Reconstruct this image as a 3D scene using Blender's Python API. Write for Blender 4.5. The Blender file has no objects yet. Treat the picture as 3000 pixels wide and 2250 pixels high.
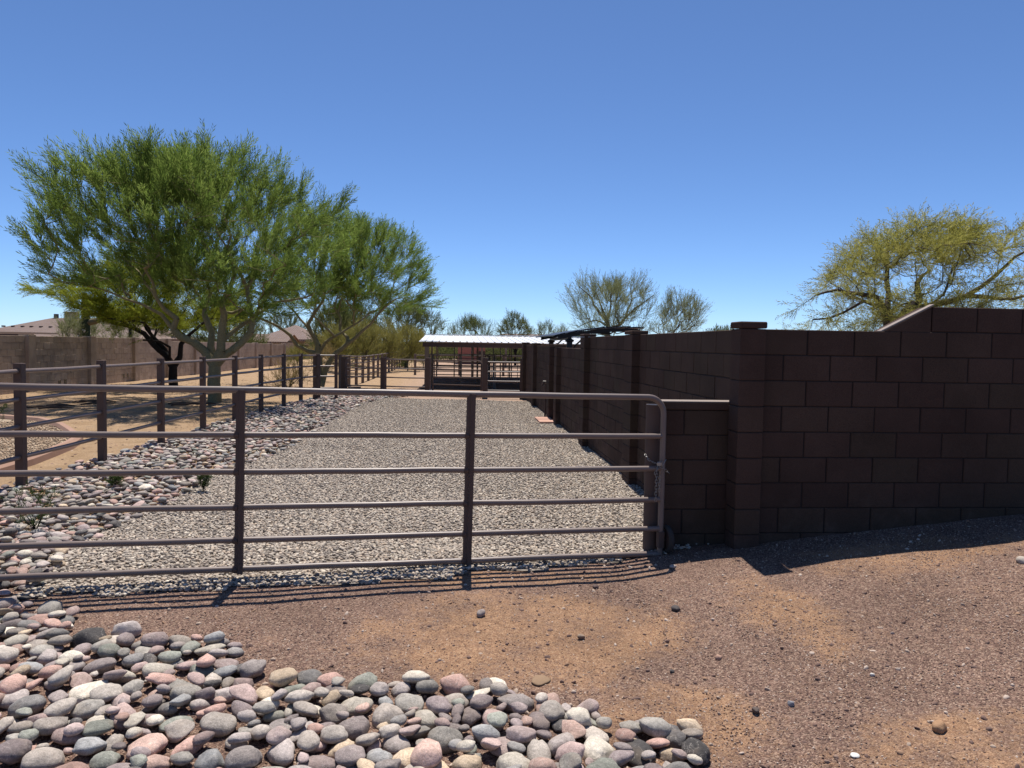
import bpy, math, random
import numpy as np
from mathutils import Vector, Matrix, Quaternion

random.seed(7); RNG = np.random.default_rng(11)
S = bpy.context.scene
COL = S.collection

# ------------------------------------------------------------------ camera
FPX, CAMH = 2150.0, 1.76
YAW, PITCH, ROLL = math.radians(4.4), math.radians(3.06), 0.0165
fw = Vector((math.sin(YAW)*math.cos(PITCH), math.cos(YAW)*math.cos(PITCH), -math.sin(PITCH)))
rt = Vector((math.cos(YAW), -math.sin(YAW), 0)); up = rt.cross(fw)
r2 = rt*math.cos(ROLL) + up*math.sin(ROLL); u2 = up*math.cos(ROLL) - rt*math.sin(ROLL)
cam = bpy.data.cameras.new('camera'); cam.sensor_width = 36; cam.lens = 36*FPX/3000
cam.clip_start = 0.05; cam.clip_end = 5000
co = bpy.data.objects.new('camera', cam); COL.objects.link(co)
M = Matrix((( r2.x, u2.x, -fw.x, 0), (r2.y, u2.y, -fw.y, 0), (r2.z, u2.z, -fw.z, CAMH), (0, 0, 0, 1)))
co.matrix_world = M; S.camera = co

# ------------------------------------------------------------------ sky, sun, exposure
SUN_EL, SUN_AZ = math.radians(69.5), math.radians(3.0)
W = bpy.data.worlds.new('World'); S.world = W; W.use_nodes = True
wn = W.node_tree.nodes; wl = W.node_tree.links; wn.clear()
sky = wn.new('ShaderNodeTexSky'); sky.sky_type = 'NISHITA'; sky.sun_disc = False
sky.sun_elevation = SUN_EL; sky.sun_rotation = SUN_AZ
sky.altitude = 0; sky.air_density = 0.60; sky.dust_density = 0.1; sky.ozone_density = 10
bg = wn.new('ShaderNodeBackground'); bg.inputs[1].default_value = 0.112
wo = wn.new('ShaderNodeOutputWorld')
wl.new(sky.outputs[0], bg.inputs[0]); wl.new(bg.outputs[0], wo.inputs[0])
sd = Vector((math.sin(SUN_AZ)*math.cos(SUN_EL), math.cos(SUN_AZ)*math.cos(SUN_EL), math.sin(SUN_EL)))
sl = bpy.data.lights.new('sun', 'SUN'); sl.energy = 5.0; sl.angle = math.radians(0.53); sl.color = (1.0, 0.94, 0.86)
so = bpy.data.objects.new('sun', sl); COL.objects.link(so); so.rotation_euler = sd.to_track_quat('Z', 'Y').to_euler()
so.location = (0, 10, 30)
S.view_settings.view_transform = 'Standard'; S.view_settings.look = 'None'
S.view_settings.exposure = 0.4; S.view_settings.gamma = 1.0

# ------------------------------------------------------------------ small maths
def sst(a, b, t):
    t = np.clip((np.asarray(t, float)-a)/(b-a), 0, 1); return t*t*(3-2*t)
_perm = np.random.default_rng(3).random((256, 256))
def vnoise(x, y):
    x = np.asarray(x, float); y = np.asarray(y, float)
    xi = np.floor(x).astype(int); yi = np.floor(y).astype(int); fx = x-xi; fy = y-yi
    fx = fx*fx*(3-2*fx); fy = fy*fy*(3-2*fy)
    g = lambda a, b: _perm[a & 255, b & 255]
    return (g(xi, yi)*(1-fx)+g(xi+1, yi)*fx)*(1-fy)+(g(xi, yi+1)*(1-fx)+g(xi+1, yi+1)*fx)*fy
def fbm(x, y, o=3):
    s = 0; a = .5
    for k in range(o):
        s = s+a*(vnoise(x*2**k+17*k, y*2**k+5*k)-.5); a *= .5
    return s
def gz(x, y):
    x = np.asarray(x, float); y = np.asarray(y, float)
    far = -.42*sst(20, 42, y)*(1-.8*sst(-7, -10, x))
    z = far+.08*sst(-5.6, -9, x)*(1-.5*sst(40, 60, y))
    f = .095+.10*np.clip(x-1.25, 0, 4.5)
    m = np.maximum((1-sst(5.5, 6.9, y))*sst(-8, -5.5, x), sst(2.34, 2.44, x)*(1-sst(24.4, 27, y)))
    z = z*(1-m)+f*m
    z = z+.055*fbm(x*.9+3, y*.9, 2)*(.35+.65*m)*(1-sst(24, 40, y)*.6)+.012*fbm(x*6, y*6, 2)*m
    return z
def G(x, y): return float(gz(x, y))
C0 = np.array([0, 0, CAMH]); Rv = np.array(r2); Uv = np.array(u2); Fv = np.array(fw)
def ray(px, py): return Fv+Rv*(px-1500)/FPX-Uv*(py-1125)/FPX
def at_y(px, py, Y): d = ray(px, py); return C0+d*Y/d[1]
def at_z(px, py, z): d = ray(px, py); return C0+d*(z-CAMH)/d[2]

# ------------------------------------------------------------------ materials
ALB = 0.76   # overall reflectance scale of the place
class NG:
    def __init__(s, name):
        s.m = bpy.data.materials.new(name); s.m.use_nodes = True; s.t = s.m.node_tree; s.t.nodes.clear()
        s.out = s.n('ShaderNodeOutputMaterial')
    def n(s, typ, **kw):
        nd = s.t.nodes.new(typ)
        for k, v in kw.items(): setattr(nd, k, v)
        return nd
    def l(s, a, b): s.t.links.new(a, b)
    def setin(s, sock, v):
        if hasattr(v, 'is_output') or isinstance(v, bpy.types.NodeSocket): s.l(v, sock)
        else:
            if sock.type == 'RGBA' and len(v) == 3: v = (*v, 1)
            sock.default_value = v
    def pos(s): return s.n('ShaderNodeNewGeometry').outputs['Position']
    def noise(s, scale, detail=3, rough=.55, vec=None):
        nd = s.n('ShaderNodeTexNoise'); nd.inputs['Scale'].default_value = scale
        nd.inputs['Detail'].default_value = detail; nd.inputs['Roughness'].default_value = rough
        s.l(vec or s.pos(), nd.inputs['Vector']); return nd.outputs['Fac']
    def voro(s, scale, out='Color', vec=None, feature='F1'):
        nd = s.n('ShaderNodeTexVoronoi'); nd.feature = feature; nd.inputs['Scale'].default_value = scale
        s.l(vec or s.pos(), nd.inputs['Vector']); return nd.outputs[out]
    def ramp(s, fac, stops, interp='LINEAR'):
        nd = s.n('ShaderNodeValToRGB'); cr = nd.color_ramp; cr.interpolation = interp
        while len(cr.elements) < len(stops): cr.elements.new(.5)
        for e, (p, c) in zip(cr.elements, stops):
            e.position = p; e.color = (*c, 1) if len(c) == 3 else c
        s.l(fac, nd.inputs[0]); return nd.outputs[0]
    def fac(s, v, a, b, lo=0., hi=1.):
        nd = s.n('ShaderNodeMapRange'); nd.interpolation_type = 'SMOOTHSTEP'
        for i, x in zip((1, 2, 3, 4), (a, b, lo, hi)): nd.inputs[i].default_value = x
        s.setin(nd.inputs[0], v); return nd.outputs[0]
    def math(s, op, a, b=0.):
        nd = s.n('ShaderNodeMath'); nd.operation = op; s.setin(nd.inputs[0], a); s.setin(nd.inputs[1], b); return nd.outputs[0]
    def mix(s, f, a, b, mode='MIX'):
        nd = s.n('ShaderNodeMix'); nd.data_type = 'RGBA'; nd.blend_type = mode
        s.setin(nd.inputs[0], f); s.setin(nd.inputs[6], a); s.setin(nd.inputs[7], b); return nd.outputs[2]
    def mul(s, col, v):   # colour times scalar
        nd = s.n('ShaderNodeVectorMath'); nd.operation = 'SCALE'; s.setin(nd.inputs[0], col); s.setin(nd.inputs[3], v); return nd.outputs[0]
    def bump(s, h, strength=.5, dist=.01):
        nd = s.n('ShaderNodeBump'); nd.inputs['Strength'].default_value = strength; nd.inputs['Distance'].default_value = dist
        s.l(h, nd.inputs['Height']); return nd.outputs[0]
    def bsdf(s, col, rough=.8, normal=None, metal=0., spec=.3):
        p = s.n('ShaderNodeBsdfPrincipled'); s.setin(p.inputs['Base Color'], s.mul(col, ALB)); s.setin(p.inputs['Roughness'], rough)
        p.inputs['Metallic'].default_value = metal; p.inputs['Specular IOR Level'].default_value = spec
        if normal is not None: s.l(normal, p.inputs['Normal'])
        s.l(p.outputs[0], s.out.inputs[0]); return p
    def rnd(s): return s.n('ShaderNodeObjectInfo').outputs['Random']
    def attr(s, name): return s.n('ShaderNodeAttribute', attribute_name=name).outputs['Fac']

def m_plain(name, col, rough=.7, amt=.15, nscale=6., bscale=None, bstr=.3, bdist=.004, metal=0., spec=.3, orand=0.):
    g = NG(name); n = g.noise(nscale, 4)
    c = g.mix(n, tuple(v*(1-amt) for v in col), tuple(min(1, v*(1+amt)) for v in col))
    if orand: c = g.mul(c, g.fac(g.rnd(), 0, 1, 1-orand, 1+orand))
    b = g.bump(g.noise(bscale, 4, .65), bstr, bdist) if bscale else None
    g.bsdf(c, rough, b, metal, spec); return g.m

MAT = {}
def block_mat(name, cols, bstr):
    g = NG(name)
    c = g.ramp(g.rnd(), [(0, cols[0]), (.5, cols[1]), (1, cols[2])])
    big = g.noise(1.1, 3); fine = g.noise(170, 3, .7)
    c = g.mul(c, g.fac(big, .25, .75, .8, 1.2)); c = g.mul(c, g.fac(fine, .3, .7, .78, 1.22))
    sz = g.n('ShaderNodeSeparateXYZ'); g.l(g.pos(), sz.inputs[0]); low = g.fac(sz.outputs[2], .0, .75, 1., 0.)
    stain = g.math('MULTIPLY', g.fac(g.noise(3.2, 5, .7), .45, .75), g.math('ADD', g.math('MULTIPLY', low, .55), .12))
    c = g.mix(stain, c, tuple(min(1, v*1.9+.02) for v in cols[1]))
    pits = g.fac(g.voro(160, 'Distance'), .0, .25)
    h = g.math('ADD', fine, g.math('MULTIPLY', pits, .3))
    g.bsdf(c, .92, g.bump(h, bstr, .004), 0, .15); return g.m
MAT['block'] = block_mat('painted_brown_block', [(.070, .042, .032), (.088, .054, .041), (.078, .053, .037)], .55)
MAT['tan'] = block_mat('tan_block', [(.43, .335, .26), (.46, .36, .28), (.47, .37, .30)], .4)
MAT['mortar'] = m_plain('mortar', (.032, .024, .022), .95, .2, 40, 150, .5, .004)
MAT['tanmortar'] = m_plain('tan_mortar', (.33, .25, .19), .95, .2, 40, 150, .5, .004)
MAT['pipe'] = m_plain('painted_brown_pipe', (.205, .152, .130), .42, .14, 9, 60, .10, .002, 0, .45)
MAT['post'] = m_plain('painted_brown_post', (.128, .088, .073), .7, .1, 7, 90, .25, .003, 0, .12)
MAT['post2'] = m_plain('weathered_post', (.20, .152, .132), .65, .12, 7, 90, .25, .003, 0, .3)
MAT['black'] = m_plain('black_powder_coat', (.014, .014, .018), .4, .1, 9, None)
MAT['darkmetal'] = m_plain('dark_brown_metal', (.075, .048, .04), .6, .2, 11, 70, .3, .003)
MAT['steel'] = m_plain('zinc_steel', (.36, .35, .34), .4, .15, 60, None, metal=1.)
MAT['rubber'] = m_plain('worn_rubber', (.05, .045, .042), .85, .25, 40, 90, .4, .003)
MAT['whiteroof'] = m_plain('white_metal_roof', (.80, .82, .84), .5, .05, 2, None)
MAT['galv'] = m_plain('galvanised_pipe', (.16, .145, .13), .5, .2, 8, None, metal=.3)
MAT['barnpost'] = m_plain('barn_post', (.23, .18, .13), .7, .15, 5, 40, .3, .004)
MAT['pink'] = m_plain('pink_stucco', (.48, .19, .145), .9, .06, 2, 40, .3, .004)
MAT['stucco'] = m_plain('tan_stucco', (.46, .36, .27), .9, .06, 2, 40, .3, .004)
MAT['glass'] = m_plain('dark_window', (.03, .035, .04), .1, .1, 2, None)
MAT['concrete'] = m_plain('curb_concrete', (.42, .26, .19), .9, .12, 5, 120, .4, .004)
MAT['paver'] = m_plain('salmon_paver', (.55, .33, .25), .9, .1, 12, 140, .4, .004, orand=.15)
MAT['saguaro'] = m_plain('cactus_skin', (.035, .055, .022), .7, .25, 8, 60, .3, .01)
MAT['flower'] = m_plain('white_bloom', (.75, .72, .6), .8, .05, 8)
MAT['debris'] = m_plain('dry_litter', (.12, .08, .055), .9, .3, 30, 60, .6, .01)

def tile_mat():
    g = NG('clay_tile_roof'); p = g.pos()
    w = g.n('ShaderNodeTexWave'); w.wave_type = 'BANDS'; w.bands_direction = 'X'; w.inputs['Scale'].default_value = 1.35
    g.l(p, w.inputs['Vector'])
    w2 = g.n('ShaderNodeTexWave'); w2.wave_type = 'BANDS'; w2.bands_direction = 'Y'; w2.wave_profile = 'SAW'; w2.inputs['Scale'].default_value = .95
    g.l(p, w2.inputs['Vector'])
    c = g.mix(g.voro(2.2), (.40, .275, .225), (.52, .38, .32))
    c = g.mix(g.noise(.5), c, (.44, .34, .29))
    h = g.math('ADD', w.outputs['Fac'], w2.outputs['Fac'])
    g.bsdf(c, .9, g.bump(h, 1., .12), 0, .2); return g.m
MAT['tile'] = tile_mat()

def rock_mat(name, src, pale=1., speck=1.):
    g = NG(name); r = {'obj': g.rnd, 'attr': lambda: g.attr('rnd')}[src]()
    cols = [(.34, .295, .27), (.29, .235, .225), (.39, .34, .29), (.45, .29, .24), (.31, .285, .25), (.24, .225, .21), (.50, .39, .275), (.40, .295, .265), (.28, .285, .24),
            (.38, .33, .305), (.10, .092, .088), (.58, .52, .43), (.30, .295, .285), (.41, .32, .295), (.33, .285, .245), (.50, .345, .285), (.42, .37, .32), (.27, .225, .21)]
    n = len(cols)
    c = g.ramp(r, [(i/n, tuple(min(1, v*pale) for v in k)) for i, k in enumerate(cols)], 'CONSTANT')
    r2_ = g.math('FRACT', g.math('MULTIPLY', r, 37.7))
    c = g.mul(c, g.fac(r2_, 0, 1, .76, 1.36))
    co_ = g.n('ShaderNodeTexCoord').outputs['Object']
    big = g.noise(14, 4, .6); fine = g.noise(320, 3, .75); mid = g.noise(70, 4, .7)
    c = g.mul(c, g.fac(big, .3, .7, .82, 1.16)); c = g.mul(c, g.fac(fine, .3, .7, 1-.32*speck, 1+.3*speck)); c = g.mul(c, g.fac(mid, .3, .7, .8, 1.16))
    vein = g.fac(g.math('ABSOLUTE', g.math('SUBTRACT', g.noise(11, 4, .6), .5)), .0, .012, .35, 0.); c = g.mix(vein, c, (.62, .56, .5))
    dust = g.fac(g.noise(9, 3), .52, .72, 0, .25)
    c = g.mix(dust, c, (.40, .31, .23))
    h = g.math('ADD', mid, g.math('MULTIPLY', fine, .4))
    g.bsdf(c, .82, g.bump(h, .6, .007), 0, .22); return g.m
MAT['cobble'] = rock_mat('river_cobble', 'obj', 1.15)
MAT['cobble_a'] = rock_mat('river_cobble_far', 'attr', 1.15)

def gravel_mat(name='river_gravel', tint=(1, 1, 1)):
    g = NG(name); r = g.rnd()
    cols = [tuple(v*t for v, t in zip(k, tint)) for k in ((.53, .455, .37), (.41, .35, .29), (.60, .515, .42), (.35, .30, .255), (.49, .40, .32), (.69, .61, .50), (.46, .40, .34), (.22, .19, .165), (.56, .45, .345))]
    c = g.ramp(r, [(i/len(cols), k) for i, k in enumerate(cols)], 'CONSTANT')
    c = g.mul(c, g.fac(g.math('FRACT', g.math('MULTIPLY', r, 53.3)), 0, 1, .8, 1.2))
    g.bsdf(c, .85, None, 0, .2); return g.m
MAT['gravel'] = gravel_mat(); MAT['tangravel'] = gravel_mat('tan_pebbles', (.95, .82, .68))
def gravel_bed():
    g = NG('gravel_bed'); v = g.voro(32); d = g.voro(32, 'Distance')
    f = g.n('ShaderNodeSeparateColor'); g.l(v, f.inputs[0])
    c = g.ramp(f.outputs[0], [(0, (.23, .195, .16)), (.5, (.33, .28, .23)), (1, (.44, .38, .315))])
    g.bsdf(c, .9, g.bump(g.math('MULTIPLY', d, -1.), 1., .03), 0, .2); return g.m
MAT['gravelbed'] = gravel_bed()
def chip_mat():
    g = NG('dirt_chips'); r = g.rnd()
    cols = [(.22, .14, .112), (.28, .178, .138), (.185, .12, .10), (.34, .23, .175), (.25, .16, .125), (.52, .40, .31), (.235, .155, .125), (.40, .25, .16), (.15, .095, .08), (.60, .48, .39)]
    c = g.ramp(r, [(i/len(cols), k) for i, k in enumerate(cols)], 'CONSTANT')
    g.bsdf(c, .9, None, 0, .2); return g.m
MAT['chips'] = chip_mat()

def ground_mat():
    g = NG('desert_ground'); p = g.pos(); sx = g.n('ShaderNodeSeparateXYZ'); g.l(p, sx.inputs[0]); x, y = sx.outputs[0], sx.outputs[1]
    wob = g.math('MULTIPLY', g.math('SUBTRACT', g.noise(.9, 3), .5), 1.2)
    # front apron: crushed purple-brown granite with patches of bare orange soil
    def blob(cx, cy, rx, ry):
        dx = g.math('DIVIDE', g.math('SUBTRACT', x, cx), rx); dy = g.math('DIVIDE', g.math('SUBTRACT', y, cy), ry)
        d = g.math('SQRT', g.math('ADD', g.math('MULTIPLY', dx, dx), g.math('MULTIPLY', dy, dy)))
        d = g.math('ADD', d, wob); return g.fac(d, .45, 1.25, 1., 0.)
    patch = blob(.45, 4.15, 1.2, .8)
    for b in ((2.15, 2.75, .95, .3), (.0, 5.15, 1.6, .22), (1.0, 3.1, .6, .5), (3.3, 5.0, 1.0, .45), (2.0, 4.2, .35, .8)):
        patch = g.math('MAXIMUM', patch, g.math('MULTIPLY', blob(*b), .85))
    grain = g.n('ShaderNodeSeparateColor'); g.l(g.voro(150), grain.inputs[0])
    grain2 = g.n('ShaderNodeSeparateColor'); g.l(g.voro(62), grain2.inputs[0])
    pebbly = g.ramp(grain.outputs[0], [(0, (.120, .072, .058)), (.35, (.225, .138, .107)), (.7, (.31, .20, .15)), (1, (.50, .36, .265))])
    pebbly = g.mul(pebbly, g.fac(grain2.outputs[1], 0, 1, .82, 1.2))
    soil = g.ramp(grain.outputs[1], [(0, (.27, .15, .088)), (.5, (.43, .25, .145)), (1, (.57, .37, .225))])
    soil = g.mul(soil, g.fac(g.noise(25, 4), .3, .7, .85, 1.12))
    nz_ = g.math('ADD', g.math('MULTIPLY', g.math('SUBTRACT', g.noise(26, 5, .75), .5), 1.9), g.math('MULTIPLY', g.math('SUBTRACT', g.noise(3.2, 3, .6), .5), 1.6))
    cover = g.fac(g.math('ADD', g.math('MULTIPLY', patch, .85), nz_), .15, 1.05, .0, .92)
    front = g.mix(cover, pebbly, soil)
    front = g.mul(front, g.fac(g.noise(1.6, 3), .3, .7, .86, 1.1))
    # yard: pale tan-orange dirt with litter
    yard = g.ramp(g.noise(2.2, 5, .65), [(.3, (.37, .245, .140)), (.5, (.46, .315, .19)), (.7, (.53, .37, .235))])
    litter = g.fac(g.noise(14, 5, .75), .60, .72, 0, .55)
    yard = g.mix(litter, yard, (.23, .14, .08)); yard = g.mul(yard, g.fac(grain2.outputs[0], 0, 1, .85, 1.15))
    pinkdg = g.mul(g.mix(g.noise(6, 4), (.44, .305, .235), (.52, .37, .29)), g.fac(grain2.outputs[0], 0, 1, .85, 1.15))
    xs = g.fac(g.math('ADD', x, wob), -3.6, -1.5); ys = g.fac(g.math('ADD', y, wob), 27., 30.)
    back = g.mix(g.math('MULTIPLY', xs, .75), yard, pinkdg)
    fm = g.math('MULTIPLY', g.fac(g.math('ADD', y, g.math('MULTIPLY', wob, .3)), 5.7, 6.1, 1., 0.), g.fac(x, -5.4, -4.8))
    fm = g.math('MAXIMUM', fm, g.math('MULTIPLY', g.fac(x, 2.25, 2.3), g.fac(y, 24., 25., 1., 0.)))
    c = g.mix(fm, back, front)
    h = g.math('ADD', g.math('MULTIPLY', g.voro(150, 'Distance'), -.8), g.math('MULTIPLY', g.noise(40, 4, .7), .8))
    h = g.math('ADD', h, g.math('MULTIPLY', g.voro(62, 'Distance'), -.35))
    g.bsdf(c, .95, g.bump(h, .9, .012), 0, .12); return g.m
MAT['ground'] = ground_mat()

def leaf_mat(name, c1, c2, trans=.35):
    g = NG(name); r = g.attr('rnd')
    c = g.mix(r, c1, c2); c = g.mul(c, g.fac(g.noise(.55, 2), .3, .7, .85*ALB, 1.15*ALB))
    d = g.n('ShaderNodeBsdfDiffuse'); t = g.n('ShaderNodeBsdfTranslucent'); mx = g.n('ShaderNodeMixShader'); mx.inputs[0].default_value = trans
    g.l(c, d.inputs[0]); g.l(g.mul(c, 1.25), t.inputs[0]); g.l(d.outputs[0], mx.inputs[1]); g.l(t.outputs[0], mx.inputs[2]); g.l(mx.outputs[0], g.out.inputs[0])
    return g.m
def bark_mat(name, c1, c2, bscale=35):
    g = NG(name); n = g.noise(7, 5, .65); c = g.mix(n, c1, c2); c = g.mul(c, g.fac(g.noise(45, 3), .3, .7, .8, 1.2))
    g.bsdf(c, .85, g.bump(g.noise(bscale, 4, .7), .6, .015), 0, .2); return g.m
MAT['pv_leaf'] = leaf_mat('palo_verde_leaf', (.112, .180, .034), (.235, .305, .075), .5)
MAT['pv_bark'] = bark_mat('palo_verde_bark', (.22, .185, .085), (.35, .30, .175))
MAT['mq_leaf'] = leaf_mat('mesquite_leaf', (.15, .20, .02), (.30, .32, .045), .5)
MAT['mq_bark'] = bark_mat('mesquite_bark', (.014, .011, .010), (.032, .025, .021))
MAT['ylw_leaf'] = leaf_mat('yellow_green_leaf', (.27, .27, .06), (.47, .44, .13), .45)
MAT['ylw_bark'] = bark_mat('dark_branch_bark', (.06, .045, .035), (.15, .12, .095))
MAT['gry_leaf'] = leaf_mat('grey_green_twig', (.18, .20, .09), (.30, .32, .165), .35)
MAT['gry_bark'] = bark_mat('grey_green_bark', (.10, .095, .06), (.19, .175, .12))
MAT['shrub_leaf'] = leaf_mat('creosote_leaf', (.20, .195, .05), (.34, .31, .10), .4)
MAT['far_leaf'] = leaf_mat('far_tree_leaf', (.10, .125, .045), (.18, .20, .075), .35)
MAT['weed_leaf'] = leaf_mat('weed_leaf', (.05, .085, .025), (.10, .14, .045), .3)
MAT['dry_leaf'] = leaf_mat('dry_brush', (.24, .18, .07), (.36, .27, .12), .3)

# ------------------------------------------------------------------ object helpers
def tag(o, label=None, cat=None, group=None, kind=None):
    if label: o['label'] = label
    if cat: o['category'] = cat
    if group: o['group'] = group
    if kind: o['kind'] = kind
    return o
def thing(name, loc, label, cat, group=None):
    o = bpy.data.objects.new(name, None); COL.objects.link(o); o.location = loc; o.empty_display_size = .2
    return tag(o, label, cat, group)
def put(o, parent):
    if parent is not None:
        o.parent = parent
        if parent.parent is None and parent.type == 'EMPTY': o.matrix_parent_inverse = Matrix.Translation(-parent.location)
    return o
def np_mesh(name, V, faces, mat=None, smooth=False, rnd=None):
    """faces: list of int arrays (n,3) or (n,4)"""
    me = bpy.data.meshes.new(name); V = np.asarray(V, np.float32)
    me.vertices.add(len(V)); me.vertices.foreach_set('co', V.ravel())
    faces = [np.asarray(f, np.int32) for f in faces if len(f)]
    li = np.concatenate([f.ravel() for f in faces]); tot = np.concatenate([np.full(len(f), f.shape[1], np.int32) for f in faces])
    st = np.concatenate([[0], np.cumsum(tot)[:-1]]).astype(np.int32)
    me.loops.add(len(li)); me.loops.foreach_set('vertex_index', li)
    me.polygons.add(len(tot)); me.polygons.foreach_set('loop_start', st); me.polygons.foreach_set('loop_total', tot)
    if smooth: me.polygons.foreach_set('use_smooth', np.ones(len(tot), bool))
    if rnd is not None:
        a = me.attributes.new('rnd', 'FLOAT', 'POINT'); a.data.foreach_set('value', np.asarray(rnd, np.float32))
    me.update(calc_edges=True)
    if mat: me.materials.append(mat)
    return me
def obj(name, me, parent=None):
    o = bpy.data.objects.new(name, me); COL.objects.link(o); return put(o, parent)

class MB:
    def __init__(s): s.v = []; s.f = []
    def add(s, vs, fs):
        b = len(s.v); s.v += [tuple(v) for v in vs]; s.f += [tuple(b+i for i in f) for f in fs]; return s
    def box(s, c, d, rz=0., ch=0.):
        hx, hy, hz = d[0]/2, d[1]/2, d[2]/2; cr, sr = math.cos(rz), math.sin(rz)
        if ch <= 0:
            vs = [(x, y, z) for x in (-hx, hx) for y in (-hy, hy) for z in (-hz, hz)]
            fs = [(0, 1, 3, 2), (4, 6, 7, 5), (0, 4, 5, 1), (2, 3, 7, 6), (0, 2, 6, 4), (1, 5, 7, 3)]
        else:
            vs, fs = chamfer(hx, hy, hz, ch)
        vs = [(c[0]+x*cr-y*sr, c[1]+x*sr+y*cr, c[2]+z) for x, y, z in vs]
        return s.add(vs, fs)
    def tube(s, pts, r, n=8, cap=True):
        P = [Vector(p) for p in pts]; R = r if isinstance(r, (list, tuple, np.ndarray)) else [r]*len(P)
        t0 = (P[1]-P[0]).normalized(); nrm = t0.orthogonal().normalized(); b = len(s.v)
        for i, p in enumerate(P):
            t = ((P[min(i+1, len(P)-1)]-p).normalized()+(p-P[max(i-1, 0)]).normalized())
            t = t.normalized() if t.length > 1e-6 else t0
            nrm = (nrm-t*nrm.dot(t)); nrm = nrm.normalized() if nrm.length > 1e-6 else t.orthogonal().normalized()
            bn = t.cross(nrm)
            for k in range(n):
                a = 2*math.pi*k/n; s.v.append(tuple(p+(nrm*math.cos(a)+bn*math.sin(a))*R[i]))
        for i in range(len(P)-1):
            for k in range(n):
                k2 = (k+1) % n; s.f.append((b+i*n+k, b+i*n+k2, b+(i+1)*n+k2, b+(i+1)*n+k))
        if cap:
            e = b+(len(P)-1)*n; c0 = len(s.v); s.v += s.v[b:b+n]+s.v[e:e+n]   # caps on their own vertices keep the sides' shading clean
            s.f.append(tuple(c0+k for k in reversed(range(n)))); s.f.append(tuple(c0+n+k for k in range(n)))
        return s
    def mesh(s, name, mat, smooth=False):
        me = bpy.data.meshes.new(name); me.from_pydata(s.v, [], s.f); me.update()
        if smooth:
            for p in me.polygons: p.use_smooth = len(p.vertices) <= 4
        if mat: me.materials.append(mat)
        return me
    def build(s, name, mat, parent=None, smooth=False): return obj(name, s.mesh(name, mat, smooth), parent)
def chamfer(hx, hy, hz, c):
    vs = []; idx = {}
    for sx in (-1, 1):
        for sy in (-1, 1):
            for sz in (-1, 1):
                for ax in range(3):
                    v = [sx*(hx-c), sy*(hy-c), sz*(hz-c)]; v[ax] = (sx*hx, sy*hy, sz*hz)[ax]
                    idx[(sx, sy, sz, ax)] = len(vs); vs.append(tuple(v))
    fs = []
    for ax in range(3):
        o = [a for a in range(3) if a != ax]
        for sg in (-1, 1):
            q = []
            for p in ((-1, -1), (1, -1), (1, 1), (-1, 1)):
                k = [0, 0, 0]; k[ax] = sg; k[o[0]] = p[0]; k[o[1]] = p[1]; q.append(idx[(*k, ax)])
            fs.append(tuple(q))
        for p in ((-1, -1), (-1, 1), (1, -1), (1, 1)):
            k1 = [0, 0, 0]; k1[o[0]] = p[0]; k1[o[1]] = p[1]; a = list(k1); b = list(k1); a[ax] = -1; b[ax] = 1
            fs.append((idx[(*a, o[0])], idx[(*b, o[0])], idx[(*b, o[1])], idx[(*a, o[1])]))
    for sx in (-1, 1):
        for sy in (-1, 1):
            for sz in (-1, 1): fs.append(tuple(idx[(sx, sy, sz, a)] for a in range(3)))
    # orient outwards
    out = []
    for f in fs:
        p = [Vector(vs[i]) for i in f]; n = (p[1]-p[0]).cross(p[2]-p[0]); c_ = sum(p, Vector())/len(p)
        out.append(f if n.dot(c_) > 0 else tuple(reversed(f)))
    return vs, out
def ico(sub):
    import bmesh
    bm = bmesh.new(); bmesh.ops.create_icosphere(bm, subdivisions=sub, radius=1.0)
    V = np.array([v.co[:] for v in bm.verts]); F = np.array([[v.index for v in f.verts] for f in bm.faces]); bm.free(); return V, F

# ------------------------------------------------------------------ ground
def axis(segs):
    a = []
    for lo, hi, st in segs: a += list(np.arange(lo, hi-1e-6, st))
    a.append(segs[-1][1]); return np.array(a)
gx = axis([(-900, -100, 100), (-100, -30, 5), (-30, -7, .6), (-7, -4, .15), (-4, 5.5, .06), (5.5, 12, .4), (12, 40, 2), (40, 100, 6), (100, 900, 100)])
gy = axis([(-60, -4, 4), (-4, 2.2, .3), (2.2, 7, .06), (7, 12, .12), (12, 32, .3), (32, 60, 1), (60, 120, 4), (120, 1500, 90)])
XX, YY = np.meshgrid(gx, gy); ZZ = gz(XX, YY)
nx, ny = len(gx), len(gy)
ii = (np.arange(ny-1)[:, None]*nx+np.arange(nx-1)[None, :]).ravel()
o = obj('ground', np_mesh('ground', np.stack([XX.ravel(), YY.ravel(), ZZ.ravel()], 1), [np.stack([ii, ii+1, ii+nx+1, ii+nx], 1)], MAT['ground'], True))
tag(o, kind='structure')

# gravel drive sheet
GL_Y = [4.6, 5.0, 6.0, 6.9, 8.2, 9.65, 11.7, 14.1, 18.0, 20.9, 23.8, 25.0]
GL_X = [-2.55, -2.85, -3.08, -3.22, -3.12, -3.18, -2.82, -2.75, -2.80, -2.7, -2.3, -1.6]
GF_X = [-3.3, -2.78, -2.35, -1.45, -.83, -.45, -.04, .22, .69, 1.2, 1.55, 2.3]
GF_Y = [4.72, 4.82, 4.86, 4.95, 4.98, 5.10, 5.10, 5.36, 5.32, 5.50, 5.58, 5.9]
gvx = np.arange(-3.4, 2.301, .1); gvy = np.arange(4.6, 24.9, .1)
gX, gY = np.meshgrid(gvx, gvy)
def in_gravel(x, y): return (x > np.interp(y, GL_Y, GL_X)+.12*(vnoise(x*3, y*3)-.5)) & (y > np.interp(x, GF_X, GF_Y)+.1*(vnoise(x*5+9, y*5)-.5)) & (y < 23.2+.5*vnoise(x*2, y*2)-.25*(x)) & (x < 2.29)
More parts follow.
